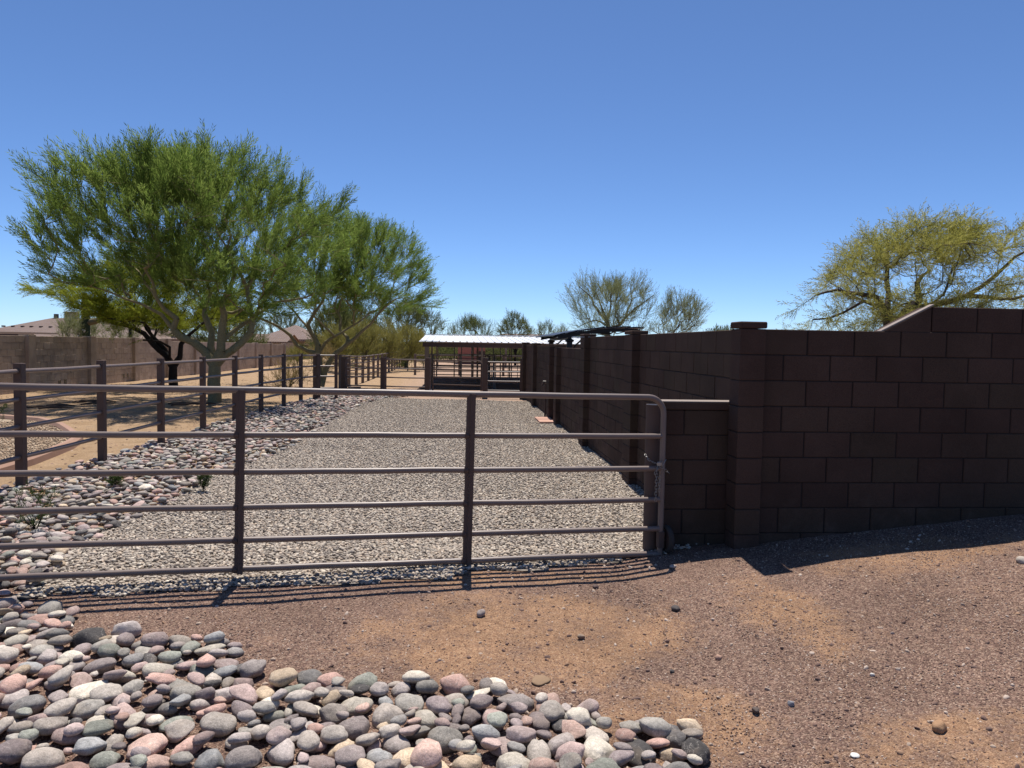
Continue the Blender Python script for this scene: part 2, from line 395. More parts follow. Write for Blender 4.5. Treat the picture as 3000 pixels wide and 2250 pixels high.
kk = (np.arange(len(gvy)-1)[:, None]*len(gvx)+np.arange(len(gvx)-1)[None, :]).ravel()
cx_ = (gX[:-1, :-1]+.05).ravel(); cy_ = (gY[:-1, :-1]+.05).ravel(); keep = in_gravel(cx_, cy_)
q = kk[keep]; quads = np.stack([q, q+1, q+len(gvx)+1, q+len(gvx)], 1)
GV = np.stack([gX.ravel(), gY.ravel(), gz(gX, gY).ravel()+.006], 1)
used = np.unique(quads); remap = -np.ones(len(GV), int); remap[used] = np.arange(len(used))
drive = obj('gravel_drive', np_mesh('gravel_drive', GV[used], [remap[quads]], MAT['gravelbed'], True)); tag(drive, kind='structure')

def scatter(name, me, size, flat, mat, seed, jz, tilt, sub=2, sink=0.):
    """one stuff object: pebbles instanced over a sheet (density in attribute dens)"""
    o = obj(name, me); ng = bpy.data.node_groups.new(name, 'GeometryNodeTree')
    ng.interface.new_socket('Geometry', in_out='INPUT', socket_type='NodeSocketGeometry'); ng.interface.new_socket('Geometry', in_out='OUTPUT', socket_type='NodeSocketGeometry')
    N = ng.nodes; L = ng.links.new
    gi = N.new('NodeGroupInput'); go = N.new('NodeGroupOutput')
    dp = N.new('GeometryNodeDistributePointsOnFaces'); dp.inputs['Seed'].default_value = seed
    na = N.new('GeometryNodeInputNamedAttribute'); na.data_type = 'FLOAT'; na.inputs[0].default_value = 'dens'
    L(na.outputs[0], dp.inputs['Density']); L(gi.outputs[0], dp.inputs[0])
    ic = N.new('GeometryNodeMeshIcoSphere'); ic.inputs['Subdivisions'].default_value = sub
    sp = N.new('GeometryNodeSetPosition'); nz = N.new('ShaderNodeTexNoise'); nz.inputs['Scale'].default_value = 1.1
    vm = N.new('ShaderNodeVectorMath'); vm.operation = 'SUBTRACT'; vm.inputs[1].default_value = (.5, .5, .5)
    vs = N.new('ShaderNodeVectorMath'); vs.operation = 'SCALE'; vs.inputs[3].default_value = 1.1
    L(nz.outputs['Color'], vm.inputs[0]); L(vm.outputs[0], vs.inputs[0]); L(vs.outputs[0], sp.inputs['Offset']); L(ic.outputs[0], sp.inputs[0])
    sm = N.new('GeometryNodeSetShadeSmooth'); L(sp.outputs[0], sm.inputs[0])
    st = N.new('GeometryNodeSetMaterial'); st.inputs['Material'].default_value = mat; L(sm.outputs[0], st.inputs[0])
    ip = N.new('GeometryNodeInstanceOnPoints'); L(dp.outputs[0], ip.inputs['Points']); L(st.outputs[0], ip.inputs['Instance'])
    def rv(lo, hi, s):
        r = N.new('FunctionNodeRandomValue'); r.data_type = 'FLOAT_VECTOR'; r.inputs[0].default_value = lo; r.inputs[1].default_value = hi; r.inputs['Seed'].default_value = s; return r.outputs[0]
    L(rv((-tilt, -tilt, 0), (tilt, tilt, 6.28), 1), ip.inputs['Rotation'])
    mn, mx = size
    L(rv((mn, mn*.8, mn*flat), (mx, mx*.75, mx*flat*1.05), 2), ip.inputs['Scale'])
    tr = N.new('GeometryNodeSetPosition'); L(dp.outputs[0], tr.inputs[0]); L(rv((0, 0, -sink), (0, 0, jz-sink), 3), tr.inputs['Offset']); L(tr.outputs[0], ip.inputs['Points'])
    L(ip.outputs[0], go.inputs[0])
    md = o.modifiers.new('scatter', 'NODES'); md.node_group = ng
    return tag(o, kind='stuff')
def dens(me, fn):
    v = np.zeros(len(me.vertices)*3, np.float32); me.vertices.foreach_get('co', v); v = v.reshape(-1, 3)
    a = me.attributes.new('dens', 'FLOAT', 'POINT'); a.data.foreach_set('value', fn(v[:, 0], v[:, 1]).astype(np.float32))
gm = drive.data.copy()
def trk(x, y):   # two faint wheel tracks where the stone lies thinner
    c = -.35+.25*np.sin(y*.22); return 1-.42*(np.exp(-((x-c-.75)/.16)**2)+np.exp(-((x-c+.75)/.16)**2))*(.5+.8*vnoise(x*1.5, y*.6))
dens(gm, lambda x, y: np.interp(y, [4.8, 8, 12, 18, 24], [1950, 1650, 1100, 620, 420])*trk(x, y)*(.7+.6*vnoise(x*.9+3, y*.9)))
gr = scatter('gravel', gm, (.0092, .0215), .62, MAT['gravel'], 3, .012, .5)
tag(gr, 'pale grey river gravel spread over the drive behind the gate', 'gravel')

# chips on the front apron
ax_ = np.arange(-2.9, 5.2, .15); ay_ = np.arange(2.45, 5.65, .15); aX, aY = np.meshgrid(ax_, ay_)
k2_ = (np.arange(len(ay_)-1)[:, None]*len(ax_)+np.arange(len(ax_)-1)[None, :]).ravel()
am = np_mesh('apron_chips', np.stack([aX.ravel(), aY.ravel(), gz(aX, aY).ravel()], 1), [np.stack([k2_, k2_+1, k2_+len(ax_)+1, k2_+len(ax_)], 1)])
def chipd(x, y):
    d = 2600*(.35+1.1*vnoise(x*1.7+4, y*1.7)); d *= 1-.75*np.exp(-((x-.45)/1.0)**2-((y-4.15)/.7)**2); d *= 1-.8*np.exp(-((x-2.15)/.8)**2-((y-2.75)/.28)**2)
    return d*np.interp(y, [2.5, 5.5], [1.25, .7])
dens(am, chipd)
ch = scatter('dirt_chips', am, (.0028, .0085), .6, MAT['chips'], 5, .003, .9, 1, .002)
tag(ch, 'purple brown crushed stone chips over the dirt apron', 'stone chips')
bm_ = am.copy(); bm_.attributes.remove(bm_.attributes['dens']); dens(bm_, lambda x, y: 22+45*vnoise(x*1.3+9, y*1.3)+90*np.exp(-((y-np.interp(x, GF_X, GF_Y)+.12)/.16)**2)*(x < 1.7))
ch2 = scatter('dirt_pebbles', bm_, (.008, .019), .65, MAT['chips'], 9, .004, .9, 2, .003)
tag(ch2, 'small brown pebbles strewn over the dirt apron', 'pebbles')
# yard litter pebbles
yx = np.arange(-13, -4.6, .4); yy = np.arange(8, 34, .4); yX, yY = np.meshgrid(yx, yy)
k3_ = (np.arange(len(yy)-1)[:, None]*len(yx)+np.arange(len(yx)-1)[None, :]).ravel()
ym = np_mesh('yard_pebbles', np.stack([yX.ravel(), yY.ravel(), gz(yX, yY).ravel()], 1), [np.stack([k3_, k3_+1, k3_+len(yx)+1, k3_+len(yx)], 1)])
dens(ym, lambda x, y: 10+60*np.clip(vnoise(x*.8, y*.8)-.4, 0, 1))
yp = scatter('yard_pebbles', ym, (.012, .04), .5, MAT['chips'], 15, .0, .6, 1, .006)
tag(yp, 'small stones and litter scattered on the tan yard dirt', 'pebbles')

# ------------------------------------------------------------------ cobbles
IV3, IF3 = ico(3); IV2, IF2 = ico(2)
def n3(P, s, seed):
    return (fbm(P[:, 0]*s+seed, P[:, 1]*s+P[:, 2]*s*.7+seed*1.7, 2)+fbm(P[:, 2]*s+seed*2.1, P[:, 0]*s*.8-P[:, 1]*s+seed, 2))
def cobble_shape(IV, seed):
    r = np.random.default_rng(seed); P = IV.copy()
    P *= (1+.5*n3(P, 1.2, seed*3.3)+.10*n3(P, 3.1, seed*5.1))[:, None]
    if seed % 3 == 0:
        for k in range(6):
            n = r.normal(size=3); n /= np.linalg.norm(n); d = .55+.3*r.random(); h = P@n; P -= np.outer(np.clip(h-d, 0, None)*.85, n)
    lo, hi = P.min(0), P.max(0); P = (P-(lo+hi)/2)/((hi-lo)/2); return P
SH3 = [cobble_shape(IV3, k) for k in range(20)]; SH2 = [cobble_shape(IV2, k) for k in range(14)]
CM3 = [np_mesh('cobble', s, [IF3], MAT['cobble'], True) for s in SH3]
def deposit(n, sampler, sizer, bounds, cell, tries, sink, zmax, rng):
    x0, x1, y0, y1 = bounds; xs = np.arange(x0, x1, cell); ys = np.arange(y0, y1, cell)
    X, Y = np.meshgrid(xs, ys); H = gz(X, Y); out = []; B = H.copy()
    for i in range(n):
        a, b, c = sizer(i, rng); best = None
        for t in range(tries):
            px, py = sampler(rng); yaw = rng.random()*math.pi
            R = int(max(a, b)/cell)+1; ix = int((px-x0)/cell); iy = int((py-y0)/cell)
            if ix-R < 0 or iy-R < 0 or ix+R+1 > len(xs) or iy+R+1 > len(ys): continue
            sl_ = (slice(iy-R, iy+R+1), slice(ix-R, ix+R+1)); dx = X[sl_]-px; dy = Y[sl_]-py
            u = (dx*math.cos(yaw)+dy*math.sin(yaw))/a; v = (-dx*math.sin(yaw)+dy*math.cos(yaw))/b
            w = 1-u*u-v*v; ins = w > 0
            if not ins.any(): continue
            sq = np.sqrt(np.clip(w, 0, 1))*c; zc = (H[sl_]+sq)[ins].max(); e = zc-B[iy, ix]
            if best is None or e/c < best[0]: best = (e/c, zc, px, py, yaw, sl_, ins, sq, e)
        if best is None or best[8]-c*sink > zmax: continue
        _, zc, px, py, yaw, sl_, ins, sq, e = best; zc -= c*sink
        h = H[sl_]; h[ins] = np.maximum(h[ins], (zc+sq)[ins])
        out.append((px, py, zc, a, b, c, yaw, rng.normal()*.16, rng.normal()*.16))
    return out
def rot_m(r): return (Matrix.Rotation(r[6], 3, 'Z') @ Matrix.Rotation(r[7], 3, 'X') @ Matrix.Rotation(r[8], 3, 'Y'))
def cobble_objs(rocks, parent, shapes, nmax):
    d = [math.hypot(r[0], r[1])/r[3] for r in rocks]; order = np.argsort(d)
    for k in order[:nmax]:
        r = rocks[k]; o = bpy.data.objects.new('cobble', random.choice(shapes)); COL.objects.link(o)
        o.matrix_world = Matrix.Translation(r[:3]) @ (rot_m(r) @ Matrix.Diagonal((r[3], r[4], r[5]))).to_4x4()
        b = o.matrix_basis.copy(); o.parent = parent; o.matrix_parent_inverse = Matrix.Translation(-parent.location)
    rest = order[nmax:]
    if len(rest):
        VV = []; FF = []; RR = []; base = 0
        for k in rest:
            r = rocks[k]; m = np.array(rot_m(r) @ Matrix.Diagonal((r[3], r[4], r[5]))); s = random.choice(SH2)
            VV.append(s@m.T+np.array(r[:3])); FF.append(IF2+base); base += len(s); RR.append(np.full(len(s), random.random()))
        o = obj('cobbles', np_mesh('cobbles', np.concatenate(VV), [np.concatenate(FF)], MAT['cobble_a'], True, np.concatenate(RR)), parent); tag(o, kind='stuff')
def inpoly(px, py, P):
    c = False; j = len(P)-1
    for i in range(len(P)):
        xi, yi = P[i]; xj, yj = P[j]
        if (yi > py) != (yj > py) and px < (xj-xi)*(py-yi)/(yj-yi)+xi: c = not c
        j = i
    return c
RP = [(-3.4, 4.95), (-2.82, 4.66), (-2.68, 4.62), (-2.2, 4.42), (-2.12, 4.08), (-1.72, 4.02), (-1.43, 4.02), (-1.17, 4.0), (-1.09, 3.72), (-.9, 3.6), (-.63, 3.55), (-.44, 3.51), (-.16, 3.53), (.08, 3.48), (.23, 3.48),
      (.38, 3.33), (.5, 3.26), (.65, 3.13), (.79, 3.06), (.94, 3.03), (1.03, 2.98), (1.0, 2.72), (.7, 2.5), (-.5, 2.35), (-1.9, 2.4), (-3.4, 2.9)]
def samp1(rng):
    while True:
        x, y = rng.uniform(-3.4, 1.1), rng.uniform(2.35, 4.95)
        if inpoly(x, y, RP): return x, y
def size1(i, rng):
    a = (rng.uniform(.062, .088) if i < 150 else rng.uniform(.045, .070) if i < 560 else rng.uniform(.024, .042)); 
    b = a*rng.uniform(.62, .92); return a, b, b*rng.uniform(.45, .74)
rb = deposit(800, samp1, size1, (-3.7, 1.4, 2.1, 5.2), .008, 12, .40, .10, np.random.default_rng(5))
bed = thing('cobble_border', (-1.0, 3.3, .1), 'border of large grey and pink river cobbles in the foreground', 'rock border')
# hand-set stones along the edge
for px, py, a, b, c, yw in ((372, 1865, .078, .055, .05, .1), (1725, 2085, .055, .045, .038, .5), (2020, 2145, .06, .05, .04, 2.4)):
    p = at_z(px, py, .1); rb.append((p[0], p[1], G(p[0], p[1])+c*.7, a, b, c, yw, .05, -.05))
cobble_objs(rb, bed, CM3, 300)
# strip of smaller cobbles along the pipe fence
FX_Y = [3.5, 8.7, 12.4, 15.9, 19.6, 22.4, 27.5]; FX_X = [-4.95, -4.98, -4.85, -4.72, -4.55, -4.25, -4.0]
def samp2(rng):
    while True:
        y = 5.0+23*rng.random()**1.45 if rng.random() < .8 else rng.uniform(4.3, 27); lo = np.interp(y, FX_Y, FX_X)-.16; hi = np.interp(y, GL_Y, GL_X)+.10 if y < 25 else -2.6
        x = rng.uniform(lo, hi)
        if rng.random() < 1-max(0, (x-hi+.35)/.35)*.6: return x, y
def size2(i, rng):
    a = rng.uniform(.06, .10) if i < 260 else rng.uniform(.032, .066); b = a*rng.uniform(.55, .85); return a, b, b*rng.uniform(.45, .7)
rs = deposit(7500, samp2, size2, (-5.6, -1.2, 4.0, 28.2), .0125, 3, .3, .10, np.random.default_rng(8))
strip = thing('cobble_strip', (-4.0, 10, 0), 'strip of grey cobbles between the pipe fence and the gravel drive', 'rock border')
cobble_objs(rs, strip, CM3, 290)

# loose stones on the dirt
def stone(name, px, py, d, col, label, shape, flat=.6, cat='stone'):
    p = at_z(px, py, .12); z = G(p[0], p[1]); p = at_z(px, py, z+.01); z = G(p[0], p[1])
    s = SH3[shape]*np.array([d/2, d/2*.78, d/2*flat]); a = random.random()*6; R = np.array(Matrix.Rotation(a, 3, 'Z'))
    me = np_mesh(name, s@R.T, [IF3], m_plain(name+'_mat', col, .85, .15, 40, 120, .5, .004), True)
    o = obj(name, me); o.location = (p[0], p[1], z+d/2*flat*.55); return tag(o, label, cat)
stone('pebble', 1409, 1800, .068, (.36, .30, .27), 'smooth round grey pebble alone on the dirt below the gate', 1, .8)
stone('stone', 1980, 1782, .075, (.10, .085, .08), 'dark flat stone on the dirt below the gate post', 4, .5)
stone('stone', 2752, 2128, .072, (.42, .25, .14), 'orange tan angular stone near the lower right corner', 8, .7)
stone('stone', 2215, 2084, .045, (.13, .10, .085), 'small dark angular stone right of the cobble border', 0, .8)
stone('stone', 2556, 1970, .024, (.72, .68, .62), 'tiny white quartz pebble on the right of the dirt', 2, .8)
stone('stone', 1968, 1964, .03, (.09, .08, .075), 'small dark chip in the middle of the dirt apron', 12, .6)
stone('stone', 1584, 1990, .12, (.31, .205, .125), 'flat tan slab half buried above the cobble border', 9, .16)
stone('stone', 2505, 2206, .045, (.80, .78, .74), 'small white flake lying at the lower right', 4, .25)
stone('stone', 2318, 2058, .036, (.30, .30, .32), 'small blue grey stone on the right of the dirt', 3, .8)
stone('stone', 1972, 1660, .055, (.52, .44, .38), 'pale stone at the edge of the wall shadow by the gate wheel', 5, .55)
stone('stone', 2105, 1924, .04, (.48, .30, .22), 'small salmon coloured stone in the middle of the dirt', 8, .7)
stone('stone', 1702, 1868, .045, (.30, .22, .16), 'brown pointed stone on the orange soil patch', 0, .8)
stone('stone', 2995, 1605, .085, (.52, .45, .38), 'pale stone at the right edge of the picture beside the shadow', 7, .6)
stone('stone', 1745, 1718, .055, (.15, .10, .085), 'dark brown lump lying in the gate shadow', 4, .6)

# ------------------------------------------------------------------ block walls
ROW = .2032; ZTOP = 1.918
_bc = {}
def block_mesh(L, H, T, key, mat):
    k = (round(L, 3), round(H, 3), round(T, 3), key)
    if k not in _bc:
        vs, fs = chamfer(L/2, T/2, H/2, .005); me = bpy.data.meshes.new('block'); me.from_pydata(vs, [], fs); me.update(); me.materials.append(mat); _bc[k] = me
    return _bc[k]
class Wall:
    """running-bond block wall; courses hang from z0 in rows of ROW"""
    def __init__(s, root, mat, key, limit=300, mortar='mortar'): s.root = root; s.mat = mat; s.key = key; s.limit = limit; s.count = 0; s.rest = MB(); s.mortar = mortar
    def block(s, c, L, H, T, rz, parent=None):
        if s.count < s.limit or parent is not None:
            o = bpy.data.objects.new('block', block_mesh(L, H, T, s.key, s.mat)); COL.objects.link(o)
            o.location = c; o.rotation_euler = (0, 0, rz+(math.pi if random.random() < .5 else 0)); put(o, parent or s.root)
            if parent is None: s.count += 1
        else: s.rest.box(c, (L, T, H), rz, .005)
    def run(s, a, b, top, bot, T, L=.4, phase=0., jt=.010, z0=ZTOP, ends=True):
        """a,b: (x,y) ends of the wall's centre line"""
        ax, ay = a; bx, by = b; D = math.hypot(bx-ax, by-ay); ux, uy = (bx-ax)/D, (by-ay)/D; rz = math.atan2(uy, ux)
        mc = MB(); z1 = top-.008; mc.box(((ax+bx)/2, (ay+by)/2, (z1+bot)/2), (D-.01, T-.016, z1-bot), rz); mc.build('mortar', MAT[s.mortar], s.root)
        k = math.floor((z0-top)/ROW+.01); zt = top
        while zt > bot+.02:
            zb = max(z0-(k+1)*ROW, bot)
            if zt-zb < .03: break
            off = -L if (k % 2 == 0) else -L/2; off += phase; u = off
            while u < D:
                u0, u1 = max(u, 0), min(u+L, D)
                if u1-u0 > .03:
                    j = [random.uniform(-.0022, .0022) for _ in range(2)]; m = (u0+u1)/2
                    nx_, ny_ = -uy*j[0], ux*j[0]
                    s.block((ax+ux*m+nx_, ay+uy*m+ny_, (zt+zb)/2), u1-u0-jt, zt-zb-jt*.6, T, rz)
                u += L
            zt = zb; k += 1
    def pilaster(s, cx, cy, dx, dy, top, bot, cap=None, z0=ZTOP, name='pilaster'):
        """square column of single blocks with a flat cap"""
        p = MB().box((cx, cy, (top+bot)/2-.01), (dx-.014, dy-.014, top-bot-.02)).build(name, MAT[s.mortar], s.root)
        k = math.floor((z0-top)/ROW+.01); zt = top
        while zt > bot+.02:
            zb = max(z0-(k+1)*ROW, bot)
            if zt-zb > .03: s.block((cx+random.uniform(-.001, .001), cy, (zt+zb)/2), dx, zt-zb-.007, dy, 0, p)
            zt = zb; k += 1
        if cap:
            c = MB().box((cx, cy, top+cap/2+.001), (dx+.012, dy+.012, cap), 0, .008).build('cap', s.mat, p)
        return p
    def done(s):
        if s.rest.v: tag(s.rest.build('blocks', s.mat, s.root), kind='stuff')

# wall across the right side
r1 = thing('block_wall', (3.4, 5.7, .25), 'dark brown block wall in full shade on the right, its top stepping up', 'wall')
w = Wall(r1, MAT['block'], 'b')
w.run((2.412, 5.70), (7.4, 5.70), ZTOP, .0, .17, .3845, phase=-.026)
# raised course with a raked start
w2_top = ZTOP+ROW
MB().box(((3.79+7.4)/2, 5.70, ZTOP+ROW/2-.014), (7.4-3.79-.01, .154, ROW+.012)).build('mortar', MAT['mortar'], r1)
u = 3.79
while u < 7.4:
    e = min(u+.3845, 7.4); w.block(((u+e)/2, 5.70+random.uniform(-.002, .002), ZTOP+ROW/2), e-u-.010, ROW-.008, .17, 0); u = e
rk = MB(); x0_, x1_, y0_, y1_ = 3.40, 3.784, 5.615, 5.785
rk.add([(x0_, y0_, ZTOP-.002), (x1_, y0_, ZTOP-.002), (x1_, y0_, w2_top-.004), (x0_, y1_, ZTOP-.002), (x1_, y1_, ZTOP-.002), (x1_, y1_, w2_top-.004)], [(0, 1, 2), (5, 4, 3), (0, 3, 4, 1), (1, 4, 5, 2), (0, 2, 5, 3)])
rk.build('raked_block', MAT['block'], r1)
MB().box(((x0_+x1_)/2, 5.655, 0), (0.435, .06, .012)).build('mortar_topping', m_plain('pale_mortar', (.36, .30, .265), .95, .2, 40, 150, .5, .004), r1)
tp = bpy.data.objects[[o.name for o in r1.children if o.name.startswith('mortar_topping')][0]]
for v in tp.data.vertices:
    t_ = (v.co.x-x0_)/(x1_-x0_); v.co.z += ZTOP+.004+t_*(ROW-.008)+.005
w.done()
# corner pilaster + long wall running back
r3 = thing('block_wall', (2.38, 15, 0), 'long dark brown block wall with pilasters running back along the gravel', 'wall')
w = Wall(r3, MAT['block'], 'b')
w.pilaster(2.305, 5.66, .205, .205, ZTOP, .02, .052)
WT = .15; WX = 2.3+WT/2
PIL = [(9.08, 9.48, 1.918), (12.52, 12.93, 1.922), (16.0, 16.38, 1.735), (17.22, 17.62, 1.745), (20.87, 21.28, 1.775), (24.05, 24.5, 1.80)]
SEG = [(5.764, 9.08, 1.918), (9.48, 12.52, 1.920), (12.93, 16.0, 1.7148), (17.62, 20.87, 1.7148+.035), (21.28, 24.05, 1.7148+.05)]
for y0, y1, t in SEG: w.run((WX, y0), (WX, y1), t, -.08, WT, .4, phase=(.37-(y0*1.0) % .4), z0=t+.0001 if t > 1.72 and t < 1.9 else ZTOP+.0001)
for y0, y1, t in PIL: w.pilaster(2.30, (y0+y1)/2, .20, y1-y0, t, -.08, .045)
# cut wedge where the wall steps down
wd = MB(); ya, yb = 12.93, 13.22
prof = [(ya, 1.7148), (yb, 1.7148), (yb-.05, 1.76), (yb-.13, 1.84), (yb-.16, 1.912), (ya, 1.912)]
n_ = len(prof); wd.add([(2.304, a, b) for a, b in prof]+[(2.446, a, b) for a, b in prof], [tuple(reversed(range(n_))), tuple(range(n_, 2*n_))]+[(i, (i+1) % n_, n_+(i+1) % n_, n_+i) for i in range(n_)])
wd.build('step_block', MAT['block'], r3); w.done()
# low wall stub between pilaster and gate post
r4 = thing('block_wall', (1.95, 5.88, .1), 'low brown block stub wall with a sunlit cap beside the gate', 'wall')
w = Wall(r4, MAT['block'], 'b')
w.run((1.652, 5.885), (2.298, 5.885), 1.256, -.05, .17, .405, phase=.20, z0=1.256)
MB().box((1.972, 5.885, 1.289), (.652, .20, .062), 0, .006).build('cap', MAT['block'], r4)
MB().box((1.972, 5.885, 1.3235), (.645, .19, .006)).build('mortar_topping', m_plain('pale_cap', (.34, .28, .245), .9, .15, 30, 120, .4, .003), r4)
w.done()

# tan wall on the far left
r5 = thing('block_wall', (-13, 30, 0), 'tan block wall with pilasters along the far left of the yard', 'wall')
w = Wall(r5, MAT['tan'], 't', 300, 'tanmortar')
PY = [16.1, 19.8, 23.5, 27.3, 30.9, 34.3, 37.9, 41.4, 45.2, 49, 52.9, 56.9]
runs = []
for i in range(len(PY)-1):
    y0, y1 = PY[i]+.2, PY[i+1]-.2; top = np.interp(PY[i], [16, 27, 31, 34, 45, 57], [1.80, 1.78, 1.76, 1.66, 1.60, 1.50])
    runs.append((y0, y1, float(top)))
for y0, y1, t in runs[1:]+runs[:1]:
    w.run((-13.08, y0), (-13.08, y1), t, -.1, .15, .4, z0=t)
w.done()
for i, y in enumerate(PY):
    t = max([r[2] for r in runs if abs(r[0]-.2-y) < .01 or abs(r[1]+.2-y) < .01])+.03
    MB().box((-13.05, y, (t-.1)/2), (.3, .398, t+.1), 0, .006).build('pilaster', MAT['tan'], r5)
for y in (25.2, 25.55, 29.9, 30.25): MB().box((-13.0, y, .28), (.012, .14, .15)).build('drain_opening', MAT['glass'], r5)

# ------------------------------------------------------------------ pavers, iron door, sprinkler box
pv = thing('paver_step', (2.08, 16.8, .02), 'salmon coloured paver step at the iron door in the long wall', 'pavers')
for k in range(3):
    MB().box((2.06, 16.38+k*.37, G(2.06, 16.4+k*.37)+.035), (.36, .355, .05), 0, .006).build('paver', MAT['paver'], pv)
dr = thing('iron_door', (2.37, 16.8, 0), 'narrow dark brown metal door between two pilasters of the long wall', 'door')
MB().box((2.38, 16.8, .90), (.02, .79, 1.62)).build('panel', MAT['darkmetal'], dr)
fr = MB()
for y in (16.405, 17.195): fr.box((2.36, y, .88), (.045, .04, 1.68))
fr.box((2.36, 16.8, 1.70), (.045, .75, .04)); fr.box((2.36, 16.8, .09), (.045, .75, .04)); fr.build('frame', MAT['darkmetal'], dr)
for z in (.35, .95, 1.52): MB().tube([(2.33, 16.43, z-.05), (2.33, 16.43, z+.05)], .014, 8).box((2.325, 16.455, z), (.012, .08, .03)).build('hinge', MAT['steel'], dr)
hd = thing('hose_bib', (2.19, 17.78, 0), 'small brown standpipe with a tap against the long wall past the door', 'tap')
MB().tube([(2.19, 17.78, -.05), (2.19, 17.78, .83)], .022, 8).build('pipe', MAT['post'], hd, True)
MB().tube([(2.19, 17.78, .82), (2.15, 17.76, .845), (2.11, 17.75, .83), (2.10, 17.75, .78)], .016, 8).build('spout', MAT['post'], hd, True)
MB().tube([(2.12, 17.76, .885), (2.20, 17.77, .885)], .010, 6).build('handle', MAT['steel'], hd, True)

# ------------------------------------------------------------------ swing gate
ZR = [1.37, 1.066, .811, .562, .334, .131]; ZL = [1.442, 1.134, .876, .631, .402, .199]
def gp(X, i=None, z=None, off=0.):
    t = (X-1.49)/(-2.9-1.49)
    zz = ZR[i]+(ZL[i]-ZR[i])*t if z is None else z
    return (X+off*.153, 5.6+(X-1.49)*.155-off*.988, zz)
XR, XL = 1.628, -3.10
gt = thing('swing_gate', (-.7, 5.26, .1), 'wide six-rail brown pipe gate across the drive in the foreground', 'gate')
fpath = []
BR = .13
def gz_(X, zoff): return gp(X, 0)[2]+zoff
fpath += [gp(XR, 5)[:2]+(gp(XR, 5)[2]-.02,), gp(XR, 0)[:2]+(gp(XR, 0)[2]-BR,)]
for k in range(1, 9):
    a = math.pi/2*k/8; x = XR-BR*(1-math.cos(a)); fpath.append(gp(x, 0)[:2]+(gp(x, 0)[2]-BR+BR*math.sin(a),))
for x in np.linspace(XR-BR-.3, XL+BR+.3, 12): fpath.append((*gp(x, 0)[:2], gp(x, 0)[2]+random.uniform(-.003, .003)))
for k in range(0, 9):
    a = math.pi/2*(1-k/8); x = XL+BR*(1-math.cos(a)); fpath.append(gp(x, 0)[:2]+(gp(x, 0)[2]-BR+BR*math.sin(a),))
fpath.append(gp(XL, 5)[:2]+(gp(XL, 5)[2]-.02,))
MB().tube(fpath, .0235, 14).build('frame', MAT['pipe'], gt, True)
for i in range(1, 6):
    pts = [(*gp(x, i)[:2], gp(x, i)[2]+random.uniform(-.0025, .0025)) for x in np.linspace(XR-.012, XL+.012, 14)]
    MB().tube(pts, .0215, 12).build('rail', MAT['pipe'], gt, True)
for X in (-1.465, .115):
    a = gp(X, 0); b = gp(X-.02, 5); rz = math.atan2(.155, 1)
    m = MB(); n = 6
    for k in range(n): pass
    ch_ = MB(); w_, d_ = .058, .036
    top = gp(X, 0, off=.012); bot = gp(X-.018, 5, off=.012)
    cr, sr = math.cos(rz), math.sin(rz)
    prof = [(-w_/2, d_/2), (-w_/2, -d_/2), (-w_/2+.007, -d_/2), (-w_/2+.007, d_/2-.02), (w_/2-.022, d_/2-.02), (w_/2-.016, -d_/2-.004), (w_/2, -d_/2-.004), (w_/2, d_/2)]
    prof = [(-w_/2, d_/2+.01), (-w_/2, -d_/2+.012), (-w_/2+.022, -d_/2+.004), (-w_/2+.028, -d_/2-.012), (w_/2, -d_/2-.012), (w_/2, d_/2+.01)]
    vs = []
    for P, dz in ((bot, -.026), (top, .004)):
        for px, py in prof: vs.append((P[0]+px*cr-py*sr, P[1]+px*sr+py*cr, P[2]+dz))
    n = len(prof); ch_.add(vs, [tuple(range(n)), tuple(reversed(range(n, 2*n)))]+[(i, n+i, n+(i+1) % n, (i+1) % n) for i in range(n)])
    u_ = ch_.build('upright', MAT['post'], gt)
    for i in range(1, 6):
        c = gp(X-.02*i/5-.036, i); d = gp(X-.02*i/5-.004, i, off=.006)
        MB().tube([c, d], .0265, 12).build('collar', MAT['post'], u_, True)
# wheel at the free end
gd = Vector((1, .155, 0)).normalized(); wc = Vector(gp(XR+.055, 5)); wc.z = G(wc.x, wc.y)+.115
def ringmesh(c, axis, R, r, nn=28, k=8):
    axis = axis.normalized(); a = axis.orthogonal().normalized(); b = axis.cross(a); pts = []
    m = MB(); vs = []; fs = []
    for i in range(nn):
        t = 2*math.pi*i/nn; rad = a*math.cos(t)+b*math.sin(t)
        for j in range(k):
            s_ = 2*math.pi*j/k; vs.append(c+rad*(R+r*math.cos(s_))+axis*r*1.1*math.sin(s_))
    for i in range(nn):
        for j in range(k): fs.append((i*k+j, ((i+1) % nn)*k+j, ((i+1) % nn)*k+(j+1) % k, i*k+(j+1) % k))
    return m.add(vs, fs)
wh = MB().tube([wc-gd*.012, wc+gd*.012], .082, 20).build('wheel', MAT['darkmetal'], gt)
ringmesh(wc, gd, .092, .02).build('tyre', MAT['rubber'], wh, True)
MB().tube([wc-gd*.05, wc+gd*.02], .014, 8).build('axle', MAT['darkmetal'], wh, True)
MB().box((wc.x-.055, wc.y-.01, wc.z+.0), (.05, .05, .13), .154, .003).build('wheel_bracket', MAT['post'], gt)
